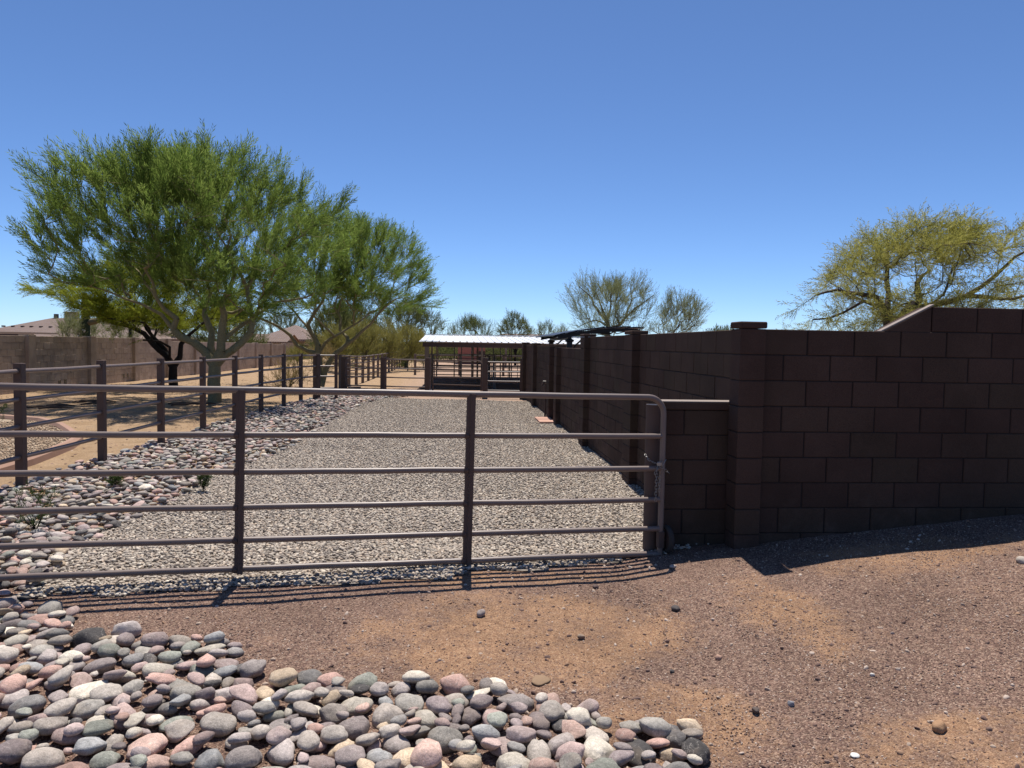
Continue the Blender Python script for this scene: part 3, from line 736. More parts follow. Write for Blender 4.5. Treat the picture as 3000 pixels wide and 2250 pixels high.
# latch post
lp = thing('gate_post', (1.58, 5.74, .08), 'round hollow brown pipe post the gate latches to', 'post')
b0, t0_ = G(1.58, 5.74)-.1, 1.300
MB().tube([(1.580, 5.745, b0), (1.580, 5.745, t0_)], .058, 24).build('pipe', MAT['post'], lp, True)
MB().tube([(1.580, 5.745, t0_-.004), (1.580, 5.745, t0_+.0015)], .051, 24).build('open_end', MAT['black'], lp)
rmv = []; rmf = []
for k in range(24):
    a = 2*math.pi*k/24
    for r in (.0585, .0515): rmv.append((1.580+r*math.cos(a), 5.745+r*math.sin(a), t0_+.003))
MB().add(rmv, [(2*k, 2*((k+1) % 24), 2*((k+1) % 24)+1, 2*k+1) for k in range(24)]).build('rim', MAT['pipe'], lp)
# chain around post and gate
cn = thing('latch_chain', (1.6, 5.58, .8), 'silver chain hooked round the gate end and its post', 'chain')
def link(c, d, side, L=.028, Wd=.0085, r=.0019):
    d = Vector(d).normalized(); side = Vector(side); side = (side-d*side.dot(d)).normalized(); pts = []
    for k in range(13):
        t = 2*math.pi*k/12; pts.append(Vector(c)+d*(math.sin(t)*L/2+math.copysign(.004, math.sin(t)))+side*math.cos(t)*Wd)
    return MB().tube(pts, r, 6, False)
def chain(path, name='link'):
    P = [Vector(p) for p in path]; Ls = [0]
    for a, b in zip(P, P[1:]): Ls.append(Ls[-1]+(b-a).length)
    s_ = .012; k = 0
    while s_ < Ls[-1]:
        i = max(j for j in range(len(P)-1) if Ls[j] <= s_); t = (s_-Ls[i])/(Ls[i+1]-Ls[i]); c = P[i].lerp(P[i+1], t); d = (P[i+1]-P[i]).normalized()
        sd_ = Vector((1, 0, 0)) if k % 2 == 0 else Vector((0, 1, 0))
        if abs(d.dot(sd_)) > .9: sd_ = Vector((0, 0, 1))
        link(c, d, sd_).build(name, MAT['steel'], cn, True); s_ += .024; k += 1
hx, hy, hz = 1.585, 5.565, .775
chain([(hx-.016, hy, hz), (hx-.018, hy+.004, hz-.22)]); chain([(hx+.010, hy, hz-.02), (hx+.008, hy+.004, hz-.13)])
chain([(hx-.075, 5.70, hz+.13), (hx-.055, 5.65, hz+.095), (hx-.01, 5.60, hz+.075), (hx+.008, 5.585, hz+.07)])
chain([(hx+.015, 5.575, hz+.06), (hx+.05, 5.575, hz+.035), (hx+.085, 5.585, hz+.005)])
chain([(hx+.005, 5.575, hz+.06), (hx-.02, 5.57, hz+.02), (hx-.028, 5.567, hz-.01)])
hk = MB().tube([(hx-.012, 5.57, hz+.09), (hx+.03, 5.565, hz+.095), (hx+.022, 5.565, hz+.055), (hx+.06, 5.58, hz+.11)], .004, 6)
hk.build('hook', MAT['steel'], cn, True)
MB().box((hx+.006, 5.57, hz+.075), (.04, .012, .03), .1, .003).build('clasp', MAT['steel'], cn)

# ------------------------------------------------------------------ pipe fences
def fence(root, posts, rails, pw, rr, ph, mat_p, mat_r, skip=(), wide={}, base_dz=0.):
    """posts: [(x,y)]; each post and each rail span its own mesh"""
    for i, (x, y) in enumerate(posts):
        a = posts[max(i-1, 0)]; b = posts[min(i+1, len(posts)-1)]; rz = math.atan2(b[1]-a[1], b[0]-a[0]); z = G(x, y); h = ph(i) if callable(ph) else ph
        wd_ = wide.get(i, pw); me = MB().box((x, y, z+(h-.25)/2), (wd_, wd_, h+.25), rz+random.uniform(-.02, .02), .005); me.build('post', mat_p, root)
    for i in range(len(posts)-1):
        if i in skip: continue
        (x0, y0), (x1, y1) = posts[i], posts[i+1]; z0, z1 = G(x0, y0), G(x1, y1)
        for r in rails:
            j = random.uniform(-.008, .008); MB().tube([(x0, y0, z0+r+j), ((x0+x1)/2, (y0+y1)/2, (z0+z1)/2+r-.004), (x1, y1, z1+r+j*.5)], rr, 10, True).build('rail', mat_r, root, True)
LF = [(-5.0, 4.9), (-4.98, 6.9), (-4.94, 8.73), (-4.89, 10.55), (-4.83, 12.44), (-4.78, 14.3), (-4.70, 16.05), (-4.62, 17.85), (-4.50, 19.65), (-4.36, 21.1), (-4.17, 22.45), (-3.62, 22.6)]
f1 = thing('pipe_fence', (-4.8, 12, 0), 'brown four-rail pipe fence with square posts beside the cobble strip', 'fence')
fence(f1, LF, (1.365, 1.045, .735, .385), .092, .026, lambda i: 1.47-.006*i, MAT['post'], MAT['pipe'], wide={10: .165})
# cross fence with gate
CF = [(-4.11, 27.5), (-2.6, 26.75), (-.98, 26.2)]
f2 = thing('pipe_fence', (-2.6, 26.8, -.1), 'short brown pipe fence crossing behind the cobble strip to the corral gate', 'fence')
fence(f2, CF, (1.26, .93, .61, .29), .17, .024, 1.33, MAT['post'], MAT['pipe'])
f3 = thing('pipe_fence', (1.0, 24.4, -.05), 'short pipe fence between the corral gate and the end of the long wall', 'fence')
fence(f3, [(.98, 24.5), (2.22, 24.3)], (1.22, .90, .58, .27), .17, .024, 1.36, MAT['post'], MAT['pipe'])
cg = thing('corral_gate', (0, 25.4, -.05), 'brown five-rail corral gate with rounded corners in the back fence', 'gate')
ga, gb = Vector((-.80, 26.05, 0)), Vector((.86, 24.75, 0))
def cgp(t, z): p = ga.lerp(gb, t); return (p.x, p.y, G(p.x, p.y)+z)
fp = [cgp(0, .12), cgp(0, 1.12)]+[cgp(.07*(1-math.cos(a)), 1.12+.13*math.sin(a)) for a in np.linspace(.2, math.pi/2, 6)]+[cgp(1-.07*(1-math.cos(a)), 1.12+.13*math.sin(a)) for a in np.linspace(math.pi/2, .2, 6)]+[cgp(1, 1.12), cgp(1, .12)]
MB().tube(fp, .024, 10).build('frame', MAT['post'], cg, True)
for z in (.13, .40, .66, .93): MB().tube([cgp(0, z), cgp(1, z+.01)], .02, 8).build('rail', MAT['post'], cg, True)
MB().box(cgp(-.04, .2), (.12, .03, .03)).build('latch', MAT['steel'], cg)
# fence running on beyond
f4 = thing('pipe_fence', (-4.7, 45, -.4), 'pale topped pipe fence running far back past the brown brush', 'fence')
fence(f4, [(-4.95, 32.0+2.55*k) for k in range(18)], (1.42, 1.08, .74, .40), .14, .03, 1.45, MAT['post2'], MAT['post2'])
f5 = thing('pipe_fence', (0, 51, -.4), 'pipe fence crossing behind the shade barn', 'fence')
fence(f5, [(-2.8+3.05*k, 51.0) for k in range(7)], (1.35, .95, .55), .16, .03, 1.44, MAT['post2'], MAT['post2'])
f6 = thing('pipe_fence', (0, 66, -.4), 'far pale rail fence in front of the distant trees', 'fence')
fence(f6, [(-4.9+3.2*k, 68.0+.4*k) for k in range(9)], (1.9, 1.1), .16, .05, 1.9, MAT['post2'], MAT['post2'])
bx_ = thing('valve_box', (-3.75, 27.0, -.1), 'small dark box on the ground beside the cross fence post', 'box')
MB().box((-3.62, 26.7, G(-3.62, 26.7)+.10), (.42, .3, .24), .1, .01).build('body', MAT['darkmetal'], bx_)
MB().box((-3.62, 26.7, G(-3.62, 26.7)+.235), (.46, .34, .03), .1, .008).build('lid', MAT['darkmetal'], bx_)

# ------------------------------------------------------------------ yard curb with gravel bed
cpts = [(-5.65, 8.2), (-5.8, 9.0), (-5.83, 9.85), (-5.86, 10.5), (-5.95, 11.2), (-6.08, 12.0), (-6.3, 12.75), (-6.75, 13.45), (-7.3, 14.2), (-8.1, 15.0), (-9.2, 15.4), (-10.4, 15.2), (-11.2, 14.4)]
cb = MB(); pr = [(-.085, -.05), (-.085, .06), (-.05, .115), (.03, .125), (.075, .085), (.09, -.05)]; vs = []
for i, (x, y) in enumerate(cpts):
    a = cpts[max(i-1, 0)]; b = cpts[min(i+1, len(cpts)-1)]; d = Vector((b[0]-a[0], b[1]-a[1], 0)).normalized(); n = Vector((d.y, -d.x, 0))
    for u, v in pr: vs.append((x+n.x*u, y+n.y*u, G(x, y)+v))
k = len(pr); cb.add(vs, [(i*k+j, (i+1)*k+j, (i+1)*k+(j+1) % k, i*k+(j+1) % k) for i in range(len(cpts)-1) for j in range(k)])
tag(cb.build('garden_curb', MAT['concrete']), 'curving pinkish concrete curb on the yard behind the fence', 'curb')
yb = MB(); ring = [(x, y) for x, y in cpts]+[(-12.2, 12), (-12.4, 8)]
yv = [(-8.2, 11.4, G(-8.2, 11.4)+.05)]+[(x, y, G(x, y)+.045) for x, y in ring]
yb.add(yv, [(0, i, i+1) for i in range(1, len(ring))]); ybo = yb.build('yard_gravel_bed', m_plain('tan_gravel', (.46, .36, .26), .95, .35, 45, 55, 1., .02)); tag(ybo, kind='structure')
sx2 = np.arange(-8.6, -5.6, .2); sy2 = np.arange(8.0, 15.4, .2); sX, sY = np.meshgrid(sx2, sy2)
k4_ = (np.arange(len(sy2)-1)[:, None]*len(sx2)+np.arange(len(sx2)-1)[None, :]).ravel(); kp = sX[:-1, :-1].ravel()+.25 < np.interp(sY[:-1, :-1].ravel(), [p[1] for p in cpts[:10]], [p[0] for p in cpts[:10]])
k4_ = k4_[kp]; sm_ = np_mesh('yard_gravel', np.stack([sX.ravel(), sY.ravel(), gz(sX, sY).ravel()+.05], 1), [np.stack([k4_, k4_+1, k4_+len(sx2)+1, k4_+len(sx2)], 1)])
dens(sm_, lambda x, y: 520+0*x); tag(scatter('yard_gravel', sm_, (.012, .026), .6, MAT['tangravel'], 21, .01, .5, 1), 'tan gravel inside the curving curb of the yard', 'gravel')

# ------------------------------------------------------------------ trees
def sample_crown(poly, yc, n, depth, rng, shell=.5):
    """poly in (X,Z) at the tree's own depth: points through the crown's volume"""
    P = np.array(poly); c = P.mean(0); ang = np.arctan2(P[:, 1]-c[1], P[:, 0]-c[0]); o_ = np.argsort(ang)
    rad = np.hypot(P[:, 0]-c[0], P[:, 1]-c[1]); A = np.concatenate([ang[o_]-2*np.pi, ang[o_], ang[o_]+2*np.pi]); R = np.tile(rad[o_], 3)
    out = []
    while len(out) < n:
        v = rng.normal(size=3); v /= np.linalg.norm(v); r = rng.random()**(1/3*(1-shell)+.02) if shell < 1 else 1
        r = min(1, r*rng.uniform(.9, 1.0)); th = math.atan2(v[2], v[0]); rr = np.interp(th, A, R)
        lobe = .74+.5*float(vnoise(v[0]*2.3+31+c[0]*3, v[2]*2.3+v[1]*1.6+57)); r *= lobe
        h = math.hypot(v[0], v[2]); x = c[0]+rr*r*h*math.cos(th); z = c[1]+rr*r*h*math.sin(th); y = yc+depth*r*v[1]
        out.append((x, y, z))
    return np.array(out)
def frusta(P0, P1, R0, R1, n):
    D = P1-P0; L = np.linalg.norm(D, axis=1, keepdims=True)+1e-9; T = D/L
    ref = np.where(np.abs(T[:, 2:3]) < .9, np.array([[0, 0, 1.]]), np.array([[1., 0, 0]])); A = np.cross(T, ref); A /= np.linalg.norm(A, axis=1, keepdims=True); B = np.cross(T, A)
    V = np.zeros((len(P0), 2*n, 3))
    for k in range(n):
        a = 2*math.pi*k/n; o_ = A*math.cos(a)+B*math.sin(a); V[:, k] = P0+o_*R0[:, None]; V[:, n+k] = P1+o_*R1[:, None]
    b = np.arange(len(P0))[:, None]*2*n
    F = np.concatenate([np.stack([b[:, 0]+k, b[:, 0]+(k+1) % n, b[:, 0]+n+(k+1) % n, b[:, 0]+n+k], 1) for k in range(n)])
    return V.reshape(-1, 3), F
def spray_template(nl, ll, lw, spread, rng, droop=0.):
    """unit-length stem along +x with pairs of narrow leaflets (triangles)"""
    V = []; F = []
    def tri(a, b, c): F.append((len(V), len(V)+1, len(V)+2)); V.extend([a, b, c])
    tri((0, -.008, 0), (0, .008, 0), (1, 0, -droop)); 
    for i in range(nl):
        t = .12+.88*(i+.5)/nl; sd_ = 1 if i % 2 else -1; an = spread*(1-.4*t)*rng.uniform(.7, 1.3); tw = rng.uniform(-1.2, 1.2)
        d = np.array([math.cos(an), sd_*math.sin(an)*math.cos(tw), math.sin(an)*math.sin(tw)]); L = ll*rng.uniform(.7, 1.25)*(1-.3*t)
        b = np.array([t, 0, -droop*t*t]); w_ = np.cross(d, rng.normal(size=3)); w_ /= np.linalg.norm(w_); e = b+d*L; e[2] -= droop*.25
        m_ = b+d*L*.5
        F.append((len(V), len(V)+1, len(V)+2)); F.append((len(V)+1, len(V)+3, len(V)+2))
        V.extend([b, m_+w_*lw, m_-w_*lw, e])
    return np.array(V), np.array(F)
def tree(name, label, base, limbs, crown, yc, depth, ntips, trunk_r, bark, leaf, sp, cat='tree', group=None, seed=1, shell=.35, bf=.25, updraft=.6, rtip=.006, pw=.46, limb_jit=.5, sub=.28):
    rng = np.random.default_rng(seed); root = thing(name, base, label, cat, group)
    N = []; PAR = []; PL = []
    def addn(p, par):
        N.append(np.array(p, float)); PAR.append(par); PL.append(0 if par < 0 else PL[par]+np.linalg.norm(N[-1]-N[par])); return len(N)-1
    thick = {}
    for li, lim in enumerate(limbs):
        pts = [np.array(p, float) for p in lim['p']]; par = -1; r0, r1 = lim['r']
        if li > 0:
            d = [np.linalg.norm(n-pts[0]) for n in N]; par = int(np.argmin(d)); off = N[par]-pts[0]; dy = lim.get('dy', rng.uniform(-limb_jit, limb_jit))
            tot = len(pts)
            for k in range(tot):
                f_ = k/(tot-1); pts[k] = pts[k]+off*(1-f_); pts[k][1] += dy*f_**1.3 if k else 0
        prev = par; T = len(pts); ids = []
        for k in range(T-1):
            m = max(1, int(np.linalg.norm(pts[k+1]-pts[k])/.25))
            for j in range(m):
                f_ = j/m; p = pts[k]*(1-f_)+pts[k+1]*f_
                if k == 0 and j == 0 and li > 0: continue
                p = p+rng.normal(size=3)*.012; prev = addn(p, prev); ids.append(prev); thick[prev] = r0+(r1-r0)*((k+f_)/(T-1))
        prev = addn(pts[-1], prev); thick[prev] = r1
    ns = len(N)
    tips = sample_crown(crown, yc, ntips, depth, rng, shell)
    A = np.array(N); pl = np.array(PL)
    # minimum wiring with a balancing factor
    use = np.arange(ns)[pl > .25*max(pl.max(), .1)] if pl.max() > 1 else np.arange(ns)
    def cost(q, qpl):
        d = np.linalg.norm(tips-q, axis=1); dn = np.clip(q[2]-tips[:, 2], 0, None); return d+bf*qpl+updraft*dn
    best = np.full(ntips, 1e9); who = np.zeros(ntips, int)
    for i in use:
        c_ = cost(A[i], pl[i]); m = c_ < best; best[m] = c_[m]; who[m] = i
    alive = np.ones(ntips, bool)
    for _ in range(ntips):
        k = int(np.argmin(np.where(alive, best, 1e9))); alive[k] = False; par = who[k]; a = N[par]; b = tips[k]; L = np.linalg.norm(b-a)
        m = max(1, int(L/sub)); prev = par; bow = rng.normal(size=3)*.06*L; bow[2] -= .05*L
        for j in range(1, m+1):
            f_ = j/m; p = a*(1-f_)+b*f_+bow*math.sin(math.pi*f_)+(rng.normal(size=3)*.02*L if j < m else 0); prev = addn(p, prev)
            c_ = cost(N[prev], PL[prev]); mm = alive & (c_ < best); best[mm] = c_[mm]; who[mm] = prev
    n = len(N); A = np.array(N); par = np.array(PAR); cnt = np.zeros(n); haschild = np.zeros(n, bool); haschild[par[par >= 0]] = True
    cnt[~haschild] = 1
    for i in range(n-1, 0, -1):
        if par[i] >= 0: cnt[par[i]] += cnt[i]
    rad = rtip*np.maximum(cnt, 1)**pw; rad = np.minimum(rad, trunk_r)
    for i, r in thick.items(): rad[i] = max(r, min(rad[i], r*1.0))
    ch = np.where(par >= 0)[0]; P0 = A[par[ch]]; P1 = A[ch]; R1 = rad[ch]; R0 = np.minimum(rad[par[ch]], R1*1.35+.002); R0 = np.maximum(R0, R1)
    VV = []; FF = []; bs = 0
    for msk, nn_ in ((R1 > .03, 8), ((R1 <= .03) & (R1 > .012), 5), (R1 <= .012, 3)):
        if msk.any():
            E = (P1-P0)[msk]; v, f = frusta(P0[msk]-E*.04, P1[msk]+E*.04, R0[msk], R1[msk], nn_); VV.append(v); FF.append(f+bs); bs += len(v)
    # flared foot
    obj('trunk', np_mesh('trunk', np.concatenate(VV), [np.concatenate(FF)], bark, True), root)
    # foliage sprays
    fine = np.where(R1 < sp.get('rmax', .02))[0]; tipn = np.where(~haschild[ch])[0]
    sel = np.concatenate([rng.choice(fine, sp['n']), np.repeat(tipn, sp.get('tip', 3))]); K = len(sel)
    t = rng.random(K); t[-len(tipn)*sp.get('tip', 3):] = 1
    O = P0[sel]*(1-t[:, None])+P1[sel]*t[:, None]; D = P1[sel]-P0[sel]; D /= np.linalg.norm(D, axis=1, keepdims=True)+1e-9
    ctr = A[:max(ns, 1)].mean(0); ctr = np.array([np.mean([p[0] for p in crown]), yc, min(p[1] for p in crown)]); O_ = O-ctr; O_ /= np.linalg.norm(O_, axis=1, keepdims=True)
    D = D*.7+rng.normal(size=(K, 3))*sp.get('rand', .5)+np.array([0, 0, sp.get('up', .6)])+O_*sp.get('out', .5); D /= np.linalg.norm(D, axis=1, keepdims=True)
    Q = rng.normal(size=(K, 3)); S1 = np.cross(D, Q); S1 /= np.linalg.norm(S1, axis=1, keepdims=True); S2 = np.cross(D, S1)
    flip = S2[:, 2] < 0; S2[flip] *= -1; S1[flip] *= -1
    LL = sp['len'][0]+(sp['len'][1]-sp['len'][0])*rng.random(K)
    ntmp = 5; VV = []; FF = []; RR = []; bs = 0; which = rng.integers(0, ntmp, K)
    for j in range(ntmp):
        TV, TF = spray_template(sp['nl'], sp['ll'], sp['lw'], sp.get('spread', .7), rng, sp.get('droop', 0)); m = np.where(which == j)[0]
        if not len(m): continue
        V = (TV[None, :, 0, None]*D[m][:, None]+TV[None, :, 1, None]*S1[m][:, None]+TV[None, :, 2, None]*S2[m][:, None])*LL[m][:, None, None]+O[m][:, None]
        F = TF[None]+(np.arange(len(m))*len(TV))[:, None, None]+bs; VV.append(V.reshape(-1, 3)); FF.append(F.reshape(-1, 3)); bs += len(m)*len(TV)
        RR.append(np.repeat(rng.random(len(m)), len(TV)))
    cr = obj('crown', np_mesh('crown', np.concatenate(VV), [np.concatenate(FF)], leaf, False, np.concatenate(RR)), root)
    return root
def px_limb(pts, conv, Y, r, dy=None):
    d = dict(p=[at_y(*conv(*p), Y) for p in pts], r=r)
    if dy is not None: d['dy'] = dy
    return d
def px_poly(pts, Y, k=1., kz=None):
    P = np.array([at_y(x, y, Y)[[0, 2]] for x, y in pts]); c = P.mean(0); c[1] = P[:, 1].min()*.6+c[1]*.4
    return [tuple(c+(p-c)*np.array([k, kz or k])) for p in P]
z3 = lambda x, y: (.2712*x, 850+.2712*y)
z4 = lambda x, y: (550+.2712*x, 850+.2712*y)
z1 = lambda x, y: (.339*x, 340+.339*y)
PVS = dict(n=5200, len=(.32, .75), nl=13, ll=.27, lw=.016, spread=.62, up=.45, out=.85, rand=.35, rmax=.02, tip=3)
# big palo verde
YA = 21.0
limA = [px_limb([(285, 1240), (285, 1100), (285, 900), (290, 810)], z4, YA, (.20, .16)),
        px_limb([(285, 830), (190, 680), (60, 570), (-60, 520), (-110, 430), (-60, 330), (-170, 220), (-230, 100), (-250, -60)], z4, YA, (.13, .035), -.8),
        px_limb([(-90, 400), (-200, 250), (-400, 150), (-620, 60), (-800, 0)], z4, YA, (.055, .015), -1.2),
        px_limb([(300, 800), (370, 640), (390, 450), (425, 260), (405, 140), (500, 0), (560, -150)], z4, YA, (.14, .045), -.5),
        px_limb([(285, 790), (235, 600), (220, 440), (130, 250), (110, 160), (150, 0), (60, -200)], z4, YA, (.115, .035), .9),
        px_limb([(320, 840), (430, 730), (590, 600), (690, 470), (700, 330), (650, 180), (620, -20), (700, -200)], z4, YA, (.125, .04), .3),
        px_limb([(430, 590), (560, 440), (690, 320), (900, 130), (1190, 60), (1400, -60)], z4, YA, (.07, .018), 1.4),
        px_limb([(640, 180), (470, 250), (420, 240)], z4, YA, (.045, .04), .0),
        px_limb([(700, 340), (800, 200), (950, 60), (1150, -150)], z4, YA, (.06, .016), -1.0),
        px_limb([(150, 0), (0, -150), (-200, -350), (-420, -600)], z4, YA, (.05, .014), 1.5),
        px_limb([(500, 0), (470, -250), (380, -550), (350, -900)], z4, YA, (.05, .014), -1.2),
        px_limb([(-250, -60), (-500, -300), (-800, -450), (-1100, -600)], z4, YA, (.04, .012), .6)]
crA = px_poly([(35, 705), (55, 600), (95, 470), (200, 425), (320, 405), (410, 425), (500, 400), (580, 410), (650, 410), (760, 440), (840, 445), (880, 520), (1000, 540), (1025, 590), (985, 700), (950, 800), (900, 890), (760, 915), (560, 880), (400, 875), (250, 875), (120, 880), (60, 810)], YA, .93, .865)
bA = (float(at_y(*z4(285, 1215), YA)[0]), YA, 0.)
tree('palo_verde_tree', 'large green palo verde tree with pale forking limbs behind the fence', bA, limA, crA, YA, 3.6, 1050, .2, MAT['pv_bark'], MAT['pv_leaf'], dict(PVS, n=11500), seed=21, shell=.12)
# second palo verde
YB = 31.5
limB = [px_limb([(1440, 1030), (1415, 830), (1405, 690), (1410, 600)], z4, YB, (.17, .13)),
        px_limb([(1400, 720), (1290, 670), (1180, 610), (1120, 500), (960, 380), (780, 300), (640, 240)], z4, YB, (.10, .03), -.6),
        px_limb([(1410, 620), (1330, 480), (1290, 380), (1370, 230), (1450, 110), (1480, -60)], z4, YB, (.11, .035), .4),
        px_limb([(1410, 690), (1500, 560), (1600, 500), (1580, 460), (1500, 390), (1390, 270)], z4, YB, (.08, .03), -.8),
        px_limb([(1330, 480), (1250, 380), (1130, 240), (1000, 120), (900, 60)], z4, YB, (.06, .02), .9),
        px_limb([(1445, 1030), (1490, 880), (1540, 770), (1600, 690), (1740, 580), (1820, 520), (1980, 370), (2090, 240), (2250, 110)], z4, YB, (.14, .03), -.5),
        px_limb([(1740, 590), (1740, 520), (1700, 490), (1640, 430), (1640, 300), (1560, 180), (1600, 0)], z4, YB, (.08, .025), .8),
        px_limb([(1600, 500), (1800, 380), (1950, 250), (2150, 120)], z4, YB, (.05, .018), 1.0)]
crB = px_poly([(690, 900), (720, 800), (760, 700), (830, 620), (900, 560), (980, 600), (1060, 610), (1110, 650), (1180, 690), (1230, 740), (1250, 800), (1285, 840), (1280, 900), (1210, 935), (1100, 925), (1000, 915), (900, 920), (760, 930)], YB, .98, .90)
bB = (float(at_y(*z4(1440, 1015), YB)[0]), YB, -.1)
tree('palo_verde_tree', 'smaller palo verde tree with two trunks at the corner of the fence', bB, limB, crB, YB, 4.0, 800, .17, MAT['pv_bark'], MAT['pv_leaf'], dict(PVS, n=7500, len=(.35, .8)), seed=22, shell=.2)
# dark-trunked mesquite
YC = 26.5
limC = [px_limb([(1880, 1090), (1875, 950), (1870, 830)], z3, YC, (.17, .14)),
        px_limb([(1860, 850), (1780, 720), (1650, 600), (1570, 480), (1400, 390), (1250, 360), (1000, 240), (800, 150)], z3, YC, (.12, .03), -.3),
        px_limb([(1865, 830), (1760, 640), (1640, 510), (1550, 420), (1450, 250), (1300, 130)], z3, YC, (.10, .025), .6),
        px_limb([(1880, 830), (1940, 720), (1965, 580), (2010, 500), (1900, 430), (1850, 300)], z3, YC, (.11, .03), .2),
        px_limb([(1860, 830), (1840, 720), (1870, 620), (1800, 560), (1650, 540)], z3, YC, (.05, .03), -.8),
        px_limb([(2000, 510), (2150, 350), (2300, 250)], z3, YC, (.06, .02), .8)]
crC = px_poly([(118, 850), (140, 825), (220, 835), (320, 800), (450, 780), (600, 790), (720, 830), (740, 900), (680, 950), (560, 965), (450, 960), (380, 945), (300, 930), (230, 900), (150, 905)], YC)
bC = (float(at_y(*z3(1880, 1065), YC)[0]), YC, .05)
tree('mesquite_tree', 'low spreading mesquite with black trunk in front of the tan wall', bC, limC, crC, YC, 3.4, 620, .17, MAT['mq_bark'], MAT['mq_leaf'], dict(PVS, n=8000, len=(.28, .6), up=.1, out=.75, droop=.12), seed=23)
# drooping sprig on the mesquite handled by its crown; yellowish tree behind the right wall
YD = 13.5; zr = lambda x, y: (2150+.3843*x, 550+.3843*y)
limD = [px_limb([(1190, 1300), (1180, 1040), (1160, 930)], zr, YD, (.13, .09)),
        px_limb([(1165, 960), (1060, 860), (900, 830), (700, 800), (520, 830)], zr, YD, (.06, .018), -.6),
        px_limb([(1165, 940), (1210, 820), (1230, 600), (1290, 450), (1330, 330)], zr, YD, (.06, .015), .7),
        px_limb([(1150, 960), (1000, 880), (900, 960), (700, 1000)], zr, YD, (.04, .015), .5),
        px_limb([(1190, 1200), (1330, 950), (1480, 870), (1500, 720), (1600, 650), (1700, 600)], zr, YD, (.09, .02), .8),
        px_limb([(1480, 870), (1420, 820), (1250, 820)], zr, YD, (.04, .015), -.5),
        px_limb([(1330, 1000), (1700, 900), (1820, 850), (2000, 860), (2200, 850), (2500, 760)], zr, YD, (.07, .02), .3),
        px_limb([(1820, 850), (1990, 700), (2050, 560), (2150, 430)], zr, YD, (.045, .015), -.7)]
crD = px_poly([(2275, 950), (2300, 900), (2370, 810), (2420, 760), (2490, 690), (2540, 660), (2580, 628), (2650, 640), (2720, 640), (2790, 670), (2880, 670), (3000, 700), (3120, 740), (3200, 850), (3150, 960), (2900, 990), (2700, 1000), (2500, 1000), (2350, 990)], YD, .97, .92)
tree('acacia_tree', 'yellow green feathery tree rising behind the right-hand wall', (float(at_y(*zr(1190, 1200), YD)[0]), YD, .25), limD, crD, YD, 2.4, 520, .13, MAT['ylw_bark'], MAT['ylw_leaf'],
     dict(n=5200, len=(.22, .44), nl=14, ll=.24, lw=.016, spread=.8, up=.25, out=.45, rand=.55, rmax=.02, tip=3, droop=.25), seed=24, shell=.3, rtip=.0045)
# sparse grey-green palo verdes beyond the canopy
YE = 40.; zs = lambda x, y: (1640+.226*x, 780+.226*y)
limE = [px_limb([(620, 1200), (620, 900), (625, 780), (615, 700)], zs, YE, (.16, .10)),
        px_limb([(620, 730), (520, 640), (430, 520), (400, 420), (300, 350), (220, 280)], zs, YE, (.08, .02), -.8), px_limb([(620, 700), (560, 560), (510, 380), (450, 220)], zs, YE, (.07, .02), .8),
        px_limb([(615, 720), (650, 560), (640, 400), (700, 300)], zs, YE, (.06, .02), -.5), px_limb([(620, 860), (780, 770), (850, 690), (900, 560), (960, 420), (940, 250)], zs, YE, (.09, .02), .5),
        px_limb([(850, 690), (960, 560), (1080, 470), (1160, 390)], zs, YE, (.06, .02), -.9), px_limb([(780, 770), (740, 650), (800, 450)], zs, YE, (.05, .02), 1.0), px_limb([(600, 760), (450, 680), (330, 740), (260, 780)], zs, YE, (.05, .02), .3)]
crE = px_poly([(1655, 920), (1670, 870), (1700, 830), (1725, 812), (1760, 822), (1780, 845), (1815, 835), (1845, 818), (1890, 825), (1920, 870), (1925, 910), (1905, 950), (1880, 980), (1800, 985), (1740, 990), (1690, 980), (1670, 950)], YE, 1.06, 1.02)
GS = dict(n=2600, len=(.35, .8), nl=8, ll=.32, lw=.012, spread=.4, up=.8, out=.4, rand=.4, rmax=.02, tip=2)
tree('palo_verde_tree', 'sparse grey green tree above the black canopy behind the wall', (float(at_y(*zs(620, 1100), YE)[0]), YE, -.35), limE, crE, YE, 2.5, 480, .16, MAT['gry_bark'], MAT['gry_leaf'], GS, seed=25, shell=.2, rtip=.008)
def simple_tree(name, label, px, py_base_unused, Y, poly, n, depth, bark, leaf, sp, seed, r=.12, cat='tree', group=None, ntr=1, **kw):
    P = px_poly(poly, Y, 1.02, .97); x = float(at_y(px, 1000, Y)[0]); z = G(x, Y); zs_ = [p[1] for p in P]; xs_ = [p[0] for p in P]
    zt = z+(max(zs_)-z)*.75; lims = []; rr = np.random.default_rng(seed)
    h0 = max(.15, (min(zs_)-z)*.8)
    lims.append(dict(p=[(x, Y, z-.2), (x+.02, Y, z+h0*.5), (x, Y, z+h0)], r=(r, r*.8)))
    for k in range(4+ntr):
        tx = rr.uniform(min(xs_)*.8+x*.2, max(xs_)*.8+x*.2); lims.append(dict(p=[(x, Y, z+h0), ((x*1.4+tx*.6)/2, Y, z+h0+(zt-z-h0)*.4), (tx, Y, zt*rr.uniform(.75, 1))], r=(r*.55, r*.15), dy=rr.uniform(-depth*.6, depth*.6)))
    return tree(name, label, (x, Y, z), lims, P, Y, depth, n, r, bark, leaf, sp, seed=seed, cat=cat, group=group, **kw)
simple_tree('palo_verde_tree', 'second sparse olive tree right of the tree above the canopy', 1950, 0, 39., [(1912, 985), (1925, 930), (1945, 880), (1962, 858), (1985, 862), (2005, 890), (2020, 930), (2050, 945), (2078, 920), (2075, 970), (2030, 985), (1960, 990)], 260, 1.8, MAT['gry_bark'], MAT['gry_leaf'], dict(GS, n=1100), 31, .1, shell=.2, rtip=.008)
